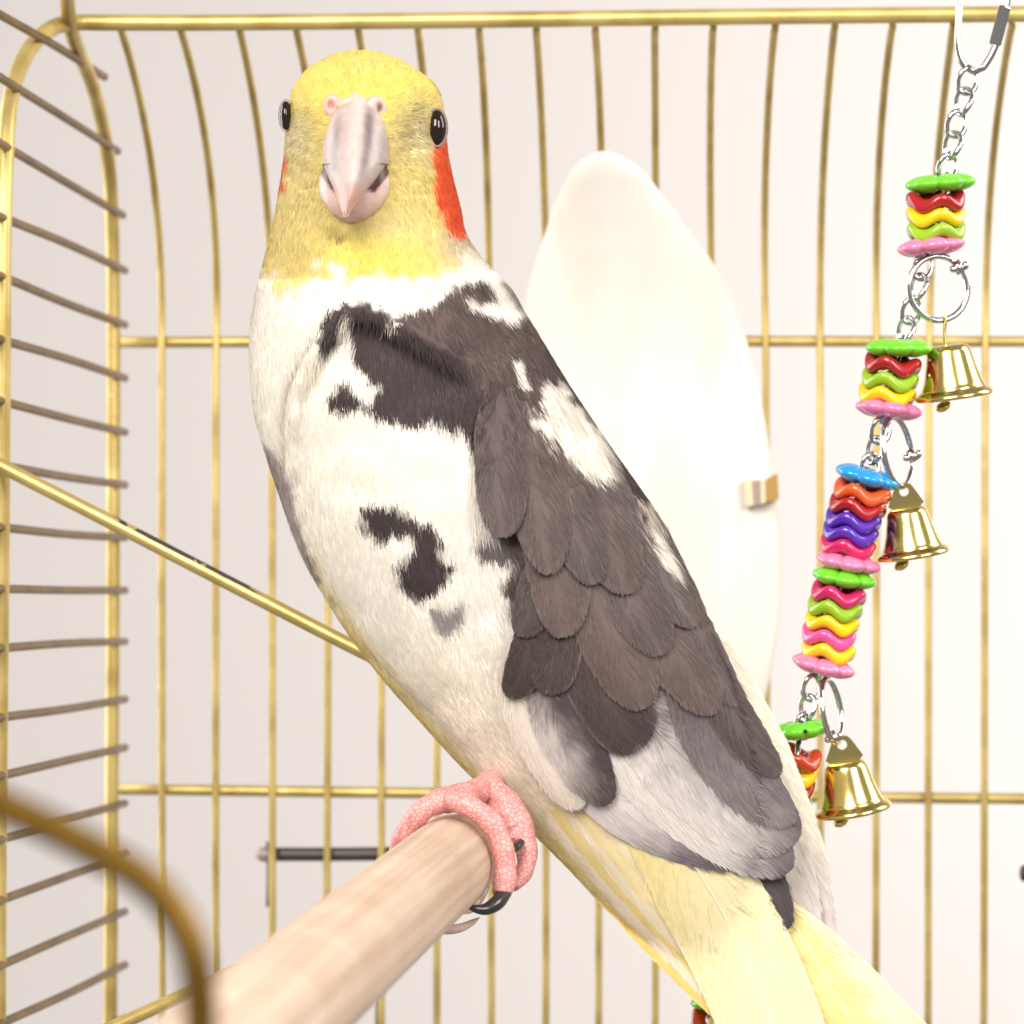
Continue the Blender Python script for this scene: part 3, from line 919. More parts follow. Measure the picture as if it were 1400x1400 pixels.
PLUME = attr_mat("plumage", 0.62, 0.2, noise=0.05, nscale=900, transl=0.30)
BODYM = attr_mat("body_down", 0.75, 0.15, noise=0.06, nscale=700)
FEATHER = attr_mat("feather_vane", 0.5, 0.25, noise=0.03, nscale=1200, transl=0.10)

# ---- body: one continuous surface
V = PA(bpx, bpy_, bd).reshape(-1, 3)
colb = paint(bpx, bpy_).reshape(-1, 3)
qd = grid_faces(NT, NA, True)[:, ::-1]
faces = [list(x) for x in qd] + [list(range(NA)), [(NT - 1) * NA + k for k in range(NA)][::-1]]
body = link("body", mesh_list("body", V, faces, colb), BODYM, bird)

# ---- fine feather strands all over the body
FLOW = np.array([(490, 118, 0, -1), (490, 85, 0, -1), (430, 115, -.5, -.8), (555, 115, .5, -.8), (425, 165, -.95, .1), (545, 150, .8, -.5), (560, 185, .95, .3), (430, 200, -.8, .6), (550, 215, .8, .6), (590, 225, .4, .9), (405, 250, -.2, 1), (425, 280, -.25, 1), (570, 270, .35, .95), (480, 325, 0, 1), (545, 300, .3, .95),
                 (415, 375, -.05, 1), (550, 375, .15, 1), (630, 350, .45, .9), (370, 480, 0, 1), (355, 590, .2, 1), (430, 560, .02, 1), (450, 700, .15, 1), (520, 860, .4, .9), (480, 450, -.2, 1), (530, 450, .15, 1), (560, 520, .12, 1), (620, 460, .5, .85), (680, 430, .65, .75), (720, 500, .5, .85), (800, 620, .5, .85),
                 (600, 610, 0, 1), (520, 740, .05, 1), (600, 750, .08, 1), (650, 900, .25, .95), (650, 1030, .6, .8), (570, 950, .55, .83), (760, 1130, .72, .69), (640, 560, .1, 1), (700, 600, .3, .95)], float)


def flow(px, py):
    w = 1.0 / (((px[:, None] - FLOW[None, :, 0]) ** 2 + (py[:, None] - FLOW[None, :, 1]) ** 2) + 60.0) ** 1.5
    d = (w[..., None] * FLOW[None, :, 2:]).sum(1)
    return d / (np.linalg.norm(d, axis=1)[:, None] + 1e-9)


FEATHER_ZONE = [(668, 660), (700, 665), (760, 690), (850, 735), (940, 790), (1010, 880), (1100, 1180), (1080, 1300), (830, 1180), (752, 1116), (705, 985), (692, 950), (688, 880), (712, 810), (708, 760), (676, 725)]
BEAK_ZONE = [(452, 150), (520, 152), (534, 190), (535, 225), (530, 280), (500, 306), (462, 304), (440, 270), (436, 220), (440, 180)]


def strips(root, tang, nrm, length, width, sag, lift, colr, tipk, roll, bend, r_tilt=0.0):
    """thin tapered three-point blades; returns V, flat faces, sizes, colours"""
    n = len(root)
    side = np.cross(tang, nrm); side /= np.linalg.norm(side, axis=1)[:, None] + 1e-12
    sd = side * np.cos(roll)[:, None] + nrm * np.sin(roll)[:, None]
    p0 = root
    p1 = root + tang * (length * 0.5)[:, None] + nrm * (lift * 0.75 - sag * 0.25)[:, None] + side * (bend * 0.3)[:, None]
    p2 = root + tang * length[:, None] + nrm * (lift - sag)[:, None] + side * bend[:, None]
    w = width[:, None] * 0.5
    V = np.stack([p0 - sd * w * 0.8, p0 + sd * w * 0.8, p1 - sd * w, p1 + sd * w, p2], 1).reshape(-1, 3)
    b = np.arange(n)[:, None] * 5
    quad = b + np.array([0, 1, 3, 2]); tri = b + np.array([2, 3, 4])
    flat = np.concatenate([quad, tri], 1).ravel()
    sizes = np.tile([4, 3], n)
    cc = np.stack([colr * 0.97, colr * 0.97, colr, colr, colr * tipk[:, None]], 1).reshape(-1, 3)
    nn = nrm + 0.35 * tang * r_tilt
    nn = nn + sd * (0.10 * np.sin(roll * 5))[:, None]
    nn /= np.linalg.norm(nn, axis=1)[:, None]
    return V, flat, sizes, cc, np.repeat(nn, 5, 0)


def body_strands(n, lo, hi, th_lo, th_hi, keep, name_seed):
    r = np.random.default_rng(name_seed)
    t = r.uniform(lo, hi, n); th = r.uniform(th_lo, th_hi, n)
    px, py, d = surf(t, th)
    # weight by true area so that the cover is even
    e = 0.5
    ax_, ay_, ad_ = surf(t + e, th); bx_, by_, bd_ = surf(t, th + 0.01)
    p = PA(px, py, d); et = PA(ax_, ay_, ad_) - p; eth = PA(bx_, by_, bd_) - p
    nrm = np.cross(et, eth); ar = np.linalg.norm(nrm, axis=1)
    k = r.uniform(0, 1, n) < ar / np.percentile(ar, 97)
    k &= keep(px, py, th)
    p, et, eth, nrm, px, py, th, t = p[k], et[k], eth[k], nrm[k], px[k], py[k], th[k], t[k]
    nrm /= np.linalg.norm(nrm, axis=1)[:, None] + 1e-12
    outw = p - PA((LR[t.astype(int), 0] + LR[t.astype(int), 2]) / 2, (LR[t.astype(int), 1] + LR[t.astype(int), 3]) / 2, BD)
    nrm *= np.sign((nrm * outw).sum(1))[:, None]
    et /= np.linalg.norm(et, axis=1)[:, None] + 1e-12
    e2 = np.cross(nrm, et); e2 /= np.linalg.norm(e2, axis=1)[:, None]
    fl = flow(px, py)
    # pixel-plane jacobian of the two tangents (x right, y down = -z)
    J = np.stack([np.stack([et[:, 0], e2[:, 0]], -1), np.stack([-et[:, 2], -e2[:, 2]], -1)], 1)
    A = np.einsum('nij,nik->njk', J, J) + 0.06 * np.eye(2)
    v = np.linalg.solve(A, np.einsum('nij,ni->nj', J, fl)[..., None])[..., 0]
    tang = et * v[:, :1] + e2 * v[:, 1:]
    back = np.sin(th) < -0.05
    tang[back] = et[back]
    tang /= np.linalg.norm(tang, axis=1)[:, None] + 1e-12
    jig = r.normal(0, 0.10, len(p))
    tang = tang * np.cos(jig)[:, None] + np.cross(nrm, tang) * np.sin(jig)[:, None]
    return p, tang, nrm, px, py, th, r


def not_feather(px, py, th):
    f_ = np.sin(th) > -0.1
    inside = (seg_sd(px, py, FEATHER_ZONE) > 6) & f_
    beak = (seg_sd(px, py, BEAK_ZONE) > 9) & f_
    eye = f_ & ((((px - 598) / 13) ** 2 + ((py - 175) / 24) ** 2 < 1) | (((px - 390) / 10) ** 2 + ((py - 158) / 21) ** 2 < 1))
    nos = f_ & ((((px - 456) / 9) ** 2 + ((py - 145) / 10) ** 2 < 1) | (((px - 514) / 10) ** 2 + ((py - 149) / 11) ** 2 < 1))
    return ~(inside | beak | eye | nos)


parts = []
hd_end = 10.2 / (len(RINGS) - 1) * NT
for (n, lo, hi, a, b, lpx, wpx, liftpx, sd_) in ((190000, 1, hd_end, -0.35, math.pi + 0.35, 21, 1.15, 1.8, 31), (430000, hd_end - 12, NT - 30, -0.35, math.pi + 0.35, 38, 1.15, 2.0, 32), (50000, 1, NT - 30, math.pi + 0.3, 2 * math.pi - 0.3, 36, 2.6, 2.0, 33)):
    p, tg, nr, px, py, th, r = body_strands(n, lo, hi, a, b, not_feather, sd_)
    m_ = len(p)
    ln = lpx * PXM * r.uniform(0.6, 1.25, m_)
    near = np.minimum(np.abs(seg_sd(px, py, BEAK_ZONE)) / 30, 1)       # short bristles round the beak
    ln *= 0.45 + 0.55 * near
    lpx_ = ln / PXM * 0.5
    col = paint(px + tg[:, 0] * lpx_ + r.normal(0, 2.0, m_), py - tg[:, 2] * lpx_ + r.normal(0, 2.5, m_), 1.0)
    lum = 1 + r.normal(0, 0.035, m_)
    dark = (col.mean(1) < 0.25)
    lum = np.where(dark, 1 + r.normal(0, 0.13, m_), lum)
    # grey hair-like flecks round the eyes and on the cheeks
    fp = 0.34 * np.exp(-(((px - 568) / 34) ** 2 + ((py - 182) / 42) ** 2)) + 0.30 * np.exp(-(((px - 410) / 24) ** 2 + ((py - 185) / 44) ** 2)) + 0.16 * np.exp(-(((px - 565) / 50) ** 2 + ((py - 250) / 60) ** 2)) + 0.14 * np.exp(-(((px - 415) / 45) ** 2 + ((py - 300) / 80) ** 2)) + 0.10 * np.exp(-(((px - 540) / 60) ** 2 + ((py - 325) / 34) ** 2)) + 0.04 * np.exp(-(((px - 520) / 90) ** 2 + ((py - 95) / 30) ** 2))
    hitf = (r.uniform(0, 1, m_) < fp) & (np.sin(th) > 0) & (py < 345)
    grey = C(112, 98, 78) * r.uniform(0.7, 1.4, m_)[:, None]
    col = np.where(hitf[:, None], col * 0.68 + grey * 0.32, col)
    red = (col[:, 0] > 2.2 * col[:, 1]) & (col[:, 0] > 0.3)
    lum = np.where(red, 1 + r.normal(0, 0.14, m_), lum)
    col = np.clip(col * lum[:, None], 0, 0.95)
    lift = liftpx * PXM * r.uniform(0.1, 1.2, m_)
    zn = seg_sd(px, py, FEATHER_ZONE)
    up_l = (zn > -95) & (zn < 8) & (px > 645) & (py < 715)
    lift = np.where(up_l, lift + PXM * 11 * r.uniform(0, 1, m_) * sstep(zn, -95, -20), lift)
    R0 = np.where(py < 380, 95, 170) * PXM
    sag = ln ** 2 / (2 * R0)
    parts.append(strips(p - nr * 0.4 * PXM, tg, nr, ln, wpx * PXM * r.uniform(0.7, 1.35, m_), sag, lift, col, np.where(dark, 1.12, 1.0), r.normal(0, 0.12, m_), r.normal(0, 1.6, m_) * PXM))
off = 0; Vs, Fs, Ss, Cs, Ns = [], [], [], [], []
for v_, f_, s_, c_, n_ in parts:
    Vs.append(v_); Fs.append(f_ + off); Ss.append(s_); Cs.append(c_); Ns.append(n_); off += len(v_)
pl = link("plumage", mesh_np("plumage", np.concatenate(Vs), np.concatenate(Fs), np.concatenate(Ss), np.concatenate(Cs), True, np.concatenate(Ns)), PLUME, bird)
pl["kind"] = "stuff"

# ---- beak: upper mandible as an arch swept down the culmen
face = lambda x, y: float(front(x, y))
UP = [  # centre x, y, half width, forward of face (px), sideways fall-back (px)
    (487, 126, 10, -10, 8), (488, 148, 33, 9, 26), (488, 172, 45, 34, 50), (487, 198, 50, 55, 74), (486, 222, 50, 69, 92), (483, 244, 40, 76, 86), (479, 264, 24, 74, 56), (475, 281, 13, 68, 30), (473, 293, 5, 60, 12), (473, 297, 1, 57, 3)]
up_ = catmull(UP, 70)
m = 41
vv = np.linspace(-1, 1, m)
V, colr = [], []
base_d = face(486, 180)
for k, (cx, cy, hw, fw, fb) in enumerate(up_):
    a = vv * math.pi / 2
    x = cx + hw * np.sin(a) * (0.9 + 0.1 * np.cos(a))
    ridge = 3.5 * np.exp(-(vv / 0.16) ** 2) * min(1, k / 12)
    dd = base_d - (fw + ridge - fb * (1 - np.cos(a)) ** 0.9) * PXM
    y = cy + 0.10 * hw * vv ** 2 * (1 if cy < 225 else -1.2)
    V.append(PA(x, y, dd))
    s_ = cy
    col = np.broadcast_to(C(192, 172, 164), (m, 3)).copy()
    st1 = np.exp(-((x - np.interp(s_, [140, 200, 260, 300], [505, 503, 492, 480])) / 7) ** 2) * np.interp(s_, [140, 160, 225, 250], [0, 1, 0.9, 0])
    st2 = np.exp(-((x - np.interp(s_, [140, 200, 260], [468, 456, 458])) / 6) ** 2) * np.interp(s_, [150, 175, 230, 245], [0, 0.6, 0.7, 0])
    st3 = np.exp(-((x - 522) / 9) ** 2) * np.interp(s_, [160, 190, 235], [0, 0.55, 0.2])
    for st_, cc_ in ((st1, C(104, 94, 100)), (st2, C(126, 114, 120)), (st3, C(140, 128, 130))):
        kk = np.clip(st_, 0, 0.85)[:, None]; col = col * (1 - kk) + cc_ * kk
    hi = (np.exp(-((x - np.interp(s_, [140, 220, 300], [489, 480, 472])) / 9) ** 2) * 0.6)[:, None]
    col = col * (1 - hi) + C(222, 198, 192) * hi  # pale highlight along the ridge, painted into the horn colour
    tip = sstep(np.full(m, s_), 236, 278)[:, None] * 0.65
    col = col * (1 - tip) + C(216, 152, 142) * tip
    tt_ = sstep(np.full(m, s_), 280, 292)[:, None] * 0.6
    col = col * (1 - tt_) + C(236, 196, 168) * tt_
    colr.append(col)
SKIN = attr_mat("beak_horn", 0.42, 0.4, noise=0.12, nscale=700, bump=0.15, sss=0.15, coat=0.15)
nn = len(up_)
beak = link("upper_beak", mesh_list("upper_beak", np.concatenate(V), [list(x) for x in grid_faces(nn, m)], np.concatenate(colr)), SKIN, bird)
sol = beak.modifiers.new("thickness", 'SOLIDIFY'); sol.thickness = 0.0006; sol.offset = 1

# lower mandible: a cup, dark at the gape
n1, m1 = 46, 60
th1 = np.linspace(0.02, math.pi - 0.02, n1); ph1 = np.linspace(0, 2 * math.pi, m1, endpoint=False)
T1, Q1 = np.meshgrid(th1, ph1, indexing='ij')
lx = 485 + 49 * np.sin(T1) * np.cos(Q1) * (1 - 0.16 * (np.cos(T1) < 0) * np.cos(T1) ** 2) + 2 * np.cos(T1)
ly = 252 - 54 * np.cos(T1)
ld = base_d + (6 - 46 * np.sin(T1) * np.sin(Q1)) * PXM
lcol = np.broadcast_to(C(222, 192, 184), lx.shape + (3,)).copy()
for poly, cc_, so, am in (
        ([(450, 262), (520, 262), (512, 300), (480, 310), (460, 300)], C(228, 178, 166), 16, 0.5),
        ([(430, 190), (540, 190), (538, 226), (531, 240), (512, 264), (497, 258), (490, 262), (468, 268), (453, 260), (440, 242), (433, 218)], C(74, 32, 30), 2.0, 1.0)):
    k = (am * sstep(seg_sd(lx, ly, poly), -so, so))[..., None]
    lcol = lcol * (1 - k) + cc_ * k
low = link("lower_beak", mesh_list("lower_beak", PA(lx, ly, ld).reshape(-1, 3), [list(x) for x in grid_faces(n1, m1, True)], lcol.reshape(-1, 3)), SKIN, bird)

# nostrils: raised fleshy cere with a hole
for (x, y, rx, ry, hx, hy, hc) in ((456, 145, 14, 17, 452, 143, (196, 98, 74)), (513, 149, 16, 19, 519, 148, (104, 58, 52))):
    n2, m2 = 24, 32
    th1 = np.linspace(0.02, math.pi - 0.02, n2); ph1 = np.linspace(0, 2 * math.pi, m2, endpoint=False)
    T1, Q1 = np.meshgrid(th1, ph1, indexing='ij')
    nx = x + rx * np.sin(T1) * np.cos(Q1); ny = y - ry * np.cos(T1)
    hole = np.exp(-(((nx - hx) / 5) ** 2 + ((ny - hy) / 8) ** 2) ** 1.5)
    nd = face(x, y) - (4.5 * np.sin(T1) * np.sin(Q1) - 1) * PXM + hole * 2.5 * PXM * (np.sin(Q1) > 0)
    nc = C(204, 170, 156)[None, None] * (1 - hole[..., None]) + C(*hc)[None, None] * hole[..., None]
    link("nostril", mesh_list("nostril", PA(nx, ny, nd).reshape(-1, 3), [list(z) for z in grid_faces(n2, m2, True)], nc.reshape(-1, 3)), SKIN, bird)

# fleshy cere that joins the nostrils over the beak
Ve, qe = ellipsoid_data(P(486, 143, face(486, 143) + 2 * PXM), (27 * PXM, 6.5 * PXM, 12 * PXM), 24, 36)
link("cere", mesh_list("cere", Ve, qe, np.broadcast_to(C(216, 184, 152), Ve.shape)), SKIN, bird)

# eyes with pale bare rings
EYE = plain("eye_dark", (30, 18, 14), 0.07)
RING_ = plain("eye_ring_skin", (116, 104, 94), 0.55, bump=0.6, bscale=1500)
for (x, y, rx, ry, dpx, rot) in ((597, 175, 12.5, 23.5, 5, 0.02), (391, 158, 8.5, 20, 4, 0.03)):
    fd0 = face(x - 4 if x > 500 else x + 6, y)
    c0 = P(x, y, fd0 + 5 * PXM)
    Ve, qe = ellipsoid_data(c0, (rx * PXM, 15 * PXM, ry * PXM), 32, 40)
    e = link("eye", mesh_list("eye", Ve, qe), EYE, bird)
    th1 = np.linspace(0, 2 * math.pi, 48, endpoint=False)
    pts = PA(x + (rx + 1.5) * np.cos(th1), y + (ry + 2.0) * np.sin(th1), fd0 - 0 * PXM + 3 * PXM * np.cos(th1) * (1 if x > 500 else -1))
    Vr, qr = tube_data(pts, (1.9 if x > 500 else 0.5) * PXM, 10, True)
    link("eye_ring", mesh_list("eye_ring", Vr, qr), RING_, e)

# ---- feet
def foot_mat():
    m_, nt, b = new_mat("pink_scaly_skin")
    tc = nt.nodes.new("ShaderNodeTexCoord")
    v = nt.nodes.new("ShaderNodeTexVoronoi"); v.inputs["Scale"].default_value = 1250; v.feature = "DISTANCE_TO_EDGE"
    nt.links.new(tc.outputs["Object"], v.inputs["Vector"])
    n = nt.nodes.new("ShaderNodeTexNoise"); n.inputs["Scale"].default_value = 240
    nt.links.new(tc.outputs["Object"], n.inputs["Vector"])
    r = nt.nodes.new("ShaderNodeValToRGB")
    r.color_ramp.elements[0].position = 0.0; r.color_ramp.elements[0].color = (*lin((204, 126, 122), 0.92), 1)
    r.color_ramp.elements[1].position = 0.22; r.color_ramp.elements[1].color = (*lin((232, 172, 166), 0.92), 1)
    nt.links.new(v.outputs["Distance"], r.inputs[0])
    mx = nt.nodes.new("ShaderNodeMix"); mx.data_type = 'RGBA'; mx.blend_type = 'MULTIPLY'; mx.inputs[0].default_value = 0.5
    r2 = nt.nodes.new("ShaderNodeValToRGB")
    r2.color_ramp.elements[0].position = 0.35; r2.color_ramp.elements[0].color = (0.92, 0.7, 0.7, 1)
    r2.color_ramp.elements[1].position = 0.6; r2.color_ramp.elements[1].color = (1, 1, 1, 1)
    nt.links.new(n.outputs["Fac"], r2.inputs[0])
    nt.links.new(r.outputs[0], mx.inputs[6]); nt.links.new(r2.outputs[0], mx.inputs[7]); nt.links.new(mx.outputs[2], b.inputs["Base Color"])
    b.inputs["Roughness"].default_value = 0.42
    b.inputs["Subsurface Weight"].default_value = 0.15
    b.inputs["Subsurface Radius"].default_value = (0.002, 0.0008, 0.0006); b.inputs["Subsurface Scale"].default_value = 1.0
    bp = nt.nodes.new("ShaderNodeBump"); bp.inputs["Strength"].default_value = 0.5; bp.inputs["Distance"].default_value = 0.0003
    nt.links.new(r.outputs[0], bp.inputs["Height"]); nt.links.new(bp.outputs["Normal"], b.inputs["Normal"])
    return m_


FOOT = foot_mat()
CLAWD = plain("dark_claw", (52, 44, 46), 0.3, 0, 0.3, var=0.3, bscale=600)
CLAWP = plain("pale_claw", (222, 190, 176), 0.35, 0, 0.3)


def toe(pts, rads, n=48):
    path = catmull([list(P(*p)) for p in pts], n)
    rad = catmull(np.array(rads, float)[:, None], n)[:, 0] * PXM * 0.88
    s_ = np.linspace(0, 1, n)
    rad = rad * (1 + 0.05 * np.sin(s_ * 34) + 0.03 * np.sin(s_ * 13))       # rings of scutes
    V, qq = tube_data(path, rad, 18)
    return V, qq


def claw(name, pts, rads, mat, parent):
    path = catmull([list(P(*p)) for p in pts], 24); rad = catmull(np.array(rads, float)[:, None], 24)[:, 0] * PXM
    V, qq = tube_data(path, np.maximum(rad, 0.15 * PXM), 12)
    return link(name, mesh_list(name, V, qq), mat, parent)


fa = toe([(640, 1086, 0.612), (612, 1092, 0.605), (583, 1104, 0.603), (561, 1128, 0.604), (547, 1155, 0.606), (541, 1185, 0.609), (548, 1215, 0.611)], [19, 19, 18, 16, 15, 13, 9])
fb = toe([(610, 1100, 0.606), (622, 1095, 0.602), (648, 1106, 0.600), (672, 1126, 0.600), (686, 1155, 0.600), (691, 1188, 0.600), (688, 1213, 0.599), (682, 1224, 0.598)], [14, 17, 17, 18, 16, 17, 18, 11])
fk = toe([(690, 1060, 0.622), (660, 1078, 0.614), (630, 1092, 0.607), (612, 1096, 0.604)], [22, 21, 20, 17])
V, qq = join_data([fa, fb, fk])
ft = link("foot", mesh_list("foot", V, qq), FOOT, bird)
rm = ft.modifiers.new("weld", 'REMESH'); rm.mode = 'VOXEL'; rm.voxel_size = 0.00022; rm.use_smooth_shade = True
sm = ft.modifiers.new("smooth", 'SMOOTH'); sm.factor = 0.5; sm.iterations = 2
claw("claw", [(690, 1220, 0.5985), (680, 1234, 0.597), (664, 1243, 0.596), (648, 1242, 0.595), (634, 1236, 0.595)], [10, 10, 8, 5, 0.5], CLAWD, ft)
fc = toe([(660, 1070, 0.616), (684, 1088, 0.613), (706, 1112, 0.612), (718, 1146, 0.611), (720, 1178, 0.610), (712, 1200, 0.608), (700, 1212, 0.606)], [18, 19, 19, 17, 15, 13, 9])
fd_ = toe([(660, 1070, 0.618), (690, 1106, 0.612), (705, 1135, 0.611), (700, 1150, 0.609)], [18, 18, 15, 8])
V, qq = join_data([fc, fd_])
ft2 = link("foot", mesh_list("foot", V, qq), FOOT, bird)
rm = ft2.modifiers.new("weld", 'REMESH'); rm.mode = 'VOXEL'; rm.voxel_size = 0.00022; rm.use_smooth_shade = True
sm = ft2.modifiers.new("smooth", 'SMOOTH'); sm.factor = 0.5; sm.iterations = 2
claw("claw", [(712, 1152, 0.6075), (706, 1158, 0.606), (698, 1164, 0.605), (692, 1168, 0.605)], [6, 6, 4, 0.5], CLAWD, ft2)
claw("claw", [(585, 1262, 0.601), (606, 1270, 0.599), (628, 1269, 0.598), (646, 1261, 0.598), (656, 1254, 0.598)], [7, 7, 6, 4, 0.5], CLAWP, ft2)
claw("claw", [(664, 1214, 0.604), (655, 1230, 0.602), (645, 1244, 0.601), (630, 1250, 0.600)], [6, 6, 4, 0.5], CLAWP, ft2)

# ---- big feathers of wing and tail, each one a blade with its own barbs
def feather(name, root, tip, hwl, hwr, bend, col, off=(0.2, 1.6), flat=None, rootw=0.35, tipr=0.30, barbs=420, soft=1.0, shaft=None, seed=None, camber=2.0, barb_len=26, spread=0.55):
    """root, tip in photo pixels; hwl/hwr half widths left and right of the shaft; off = height over the body in px/10 mm
    col(s, v, px, py) -> colours; flat = fixed distance when the feather leaves the body"""
    r = np.random.default_rng(seed if seed is not None else int(abs(root[0] * 7 + tip[1] * 13 + hwr * 3)))
    root = np.array(root, float); tip = np.array(tip, float)
    ln = np.linalg.norm(tip - root); dr = (tip - root) / ln; nr = np.array([-dr[1], dr[0]]) * -1   # nr: to the right when pointing down

    def pos(s, v):
        w = np.where(v < 0, hwl, hwr)
        grow = np.clip(s / rootw, 0, 1) ** 0.6 * 0.55 + 0.45
        e = np.clip((s - (1 - tipr)) / tipr, 0, 1)
        prof = np.sqrt(np.clip(1 - e ** 2.5, 0, 1))
        cxy = root + np.outer(s, tip - root) + np.outer(np.sin(s * math.pi) * bend, nr)
        out = cxy + nr * (v * w * grow * prof)[:, None]
        return out[:, 0], out[:, 1]

    def dep(px, py, s, v):
        b = front(px, py) if flat is None else (flat(px, py) if callable(flat) else np.full(px.shape, flat))
        o = off[0] + (off[1] - off[0]) * s
        if off[0] < -1.1: o = o + 0.9 * wob(px, py, 13, 77) * (1 - s) * np.clip((0.75 - s) * 3, 0, 1)
        return b - (o * 6.0 + camber * (1 - v ** 2)) * PXM
    n, m_ = 34, 17
    S, W_ = np.meshgrid(1 - (1 - np.linspace(0, 1, n)) ** 2.1, np.linspace(-1, 1, m_), indexing='ij')
    S, W_ = S.ravel(), W_.ravel()
    px, py = pos(S, W_)
    edge = 1.6 * wob(px, py, 22, 41) * np.abs(W_) ** 4 * soft
    px = px + edge
    d = dep(px, py, S, W_)
    V0 = PA(px, py, d); c0 = col(S, W_, px, py)
    f0 = grid_faces(n, m_)
    # barbs lie on the vane and fray past its edge
    k = barbs
    s_ = r.uniform(0.02, 0.985, k); sg = np.where(r.uniform(0, 1, k) < hwl / (hwl + hwr + 1e-9), -1, 1)
    v = sg * (r.uniform(0, 1, k) ** 0.6) * 0.96
    x0, y0 = pos(s_, v)
    L_ = barb_len / ln * r.uniform(0.6, 1.1, k)
    x1, y1 = pos(np.clip(s_ + L_ * 0.8, 0, 1.0), np.clip(v + sg * L_ * ln / max(hwl, hwr) * spread * 0.5, -1.06, 1.06))
    pe = np.sqrt(np.clip(1 - np.clip((s_ - (1 - tipr)) / tipr, 0, 1) ** 2.5, 0, 1))
    s_end = 1 - tipr + tipr * np.clip(1 - (np.abs(v) * pe) ** 2, 0, 1) ** 0.4      # where the rounded tip ends on this barb's line
    endz = (s_ + 0.8 * L_ > s_end - 0.03) & (s_ > 1 - tipr * 1.3)
    lp = np.minimum(L_ * ln, np.maximum((s_end - s_) * ln * 0.95 + 2.5, 2.5))
    x1 = np.where(endz, x0 + dr[0] * lp + nr[0] * sg * lp * 0.12 * np.abs(v), x1); y1 = np.where(endz, y0 + dr[1] * lp + nr[1] * sg * lp * 0.12 * np.abs(v), y1)
    a = PA(x0, y0, dep(x0, y0, s_, v) - 0.5 * PXM); b = PA(x1, y1, dep(x1, y1, np.clip(s_ + L_, 0, 1), np.clip(v, -1, 1)) - 0.9 * PXM)
    tg = b - a; lg = np.linalg.norm(tg, axis=1); tg /= lg[:, None] + 1e-12
    cb_ = col(s_, v, x0, y0) * (1 + r.normal(0, 0.045, k))[:, None]
    # surface normal of the vane at the barb's root, from the grid of the blade
    e1x, e1y = pos(np.clip(s_ + 0.02, 0, 1), v); e2x, e2y = pos(s_, np.clip(v + 0.05, -1, 1))
    e1 = PA(e1x, e1y, dep(e1x, e1y, np.clip(s_ + 0.02, 0, 1), v)) - PA(x0, y0, dep(x0, y0, s_, v))
    e2 = PA(e2x, e2y, dep(e2x, e2y, s_, np.clip(v + 0.05, -1, 1))) - PA(x0, y0, dep(x0, y0, s_, v))
    nm = np.cross(e1, e2); nm /= np.linalg.norm(nm, axis=1)[:, None] + 1e-15
    nm *= np.where(nm[:, 1] > 0, -1, 1)[:, None]
    nm[np.abs(nm).sum(1) < 0.1] = (0, -1, 0)
    Vb, Fb, Sb, Cb, Nb = strips(a, tg, nm, lg, 1.1 * PXM * r.uniform(0.7, 1.3, k), np.zeros(k), np.zeros(k), np.clip(cb_, 0, 0.95), np.ones(k), r.normal(0, 0.1, k), np.zeros(k))
    vs_, fs_, ss_, cs_ = [V0, Vb], [f0.ravel(), Fb + len(V0)], [np.full(len(f0), 4), Sb], [c0, Cb]
    if shaft is not None:
        sp = np.linspace(0.0, 0.93, 26)
        x, y = pos(sp, np.zeros(26))
        Vt, qt = tube_data(PA(x, y, dep(x, y, sp, np.zeros(26)) + 0.25 * PXM), np.linspace(1.7, 0.5, 26) * PXM, 6)
        o_ = sum(len(z) for z in vs_)
        vs_.append(Vt); fs_.append(np.array([i + o_ for f in qt for i in f])); ss_.append(np.array([len(f) for f in qt])); cs_.append(np.broadcast_to(shaft, Vt.shape))
    me = mesh_np(name, np.concatenate(vs_), np.concatenate(fs_), np.concatenate(ss_), np.concatenate(cs_), True)
    return link(name, me, FEATHER, bird)


def tone(base, edge=None, ew=0.25, ea=0.5, tipc=None, ta=0.0, ts=0.7, streak=0.06, rootc=None):
    base = np.asarray(base)

    def f(s, v, px, py):
        c = np.broadcast_to(base, s.shape + (3,)).copy()
        if rootc is not None:
            k = (1 - sstep(s, 0.0, 0.5))[:, None]; c = c * (1 - k) + rootc * k
        if tipc is not None:
            k = (ta * sstep(s, ts, 1.0))[:, None]; c = c * (1 - k) + tipc * k
        c = c * (1 + streak * np.sin(s * 90 + np.abs(v) * 26 + 3 * wob(px, py, 60, 9)) + 0.10 * wob(px, py, 70, 12))[:, None]
        if edge is not None:
            e = np.maximum(np.abs(v), sstep(s, 0.80, 1.0) * 0.98)
            k = (ea * sstep(e, 1 - ew, 1.0))[:, None]; c = c * (1 - k) + edge * k
        return np.clip(c, 0.0, 0.95)
    return f


B1, B2, B3 = C(102, 86, 81), C(94, 80, 76), C(80, 68, 67)
ED = C(150, 130, 121)
GW_ = C(222, 213, 208)


def grey_white(sx0, sy0, sx1, sy1, dark, light, soft=1.0, tipd=None):
    """colour running from dark at the first point to light at the second"""
    ax_ = np.array([sx1 - sx0, sy1 - sy0], float); l2 = (ax_ ** 2).sum()

    def f(s, v, px, py):
        t = ((px - sx0) * ax_[0] + (py - sy0) * ax_[1]) / l2 + 0.10 * wob(px, py, 60, 15) + 0.05 * wob(px, py, 12, 16)
        k = sstep(t, 0.5 - 0.5 * soft, 0.5 + 0.5 * soft)[:, None]
        c = dark * (1 - k) + light * k
        if tipd is not None:
            e = sstep(s, tipd[1], 1.0)[:, None] * tipd[2]
            c = c * (1 - e) + tipd[0] * e
        return np.clip(c * (1 + 0.035 * np.sin(s * 160 + np.abs(v) * 30))[:, None], 0, 0.95)
    return f



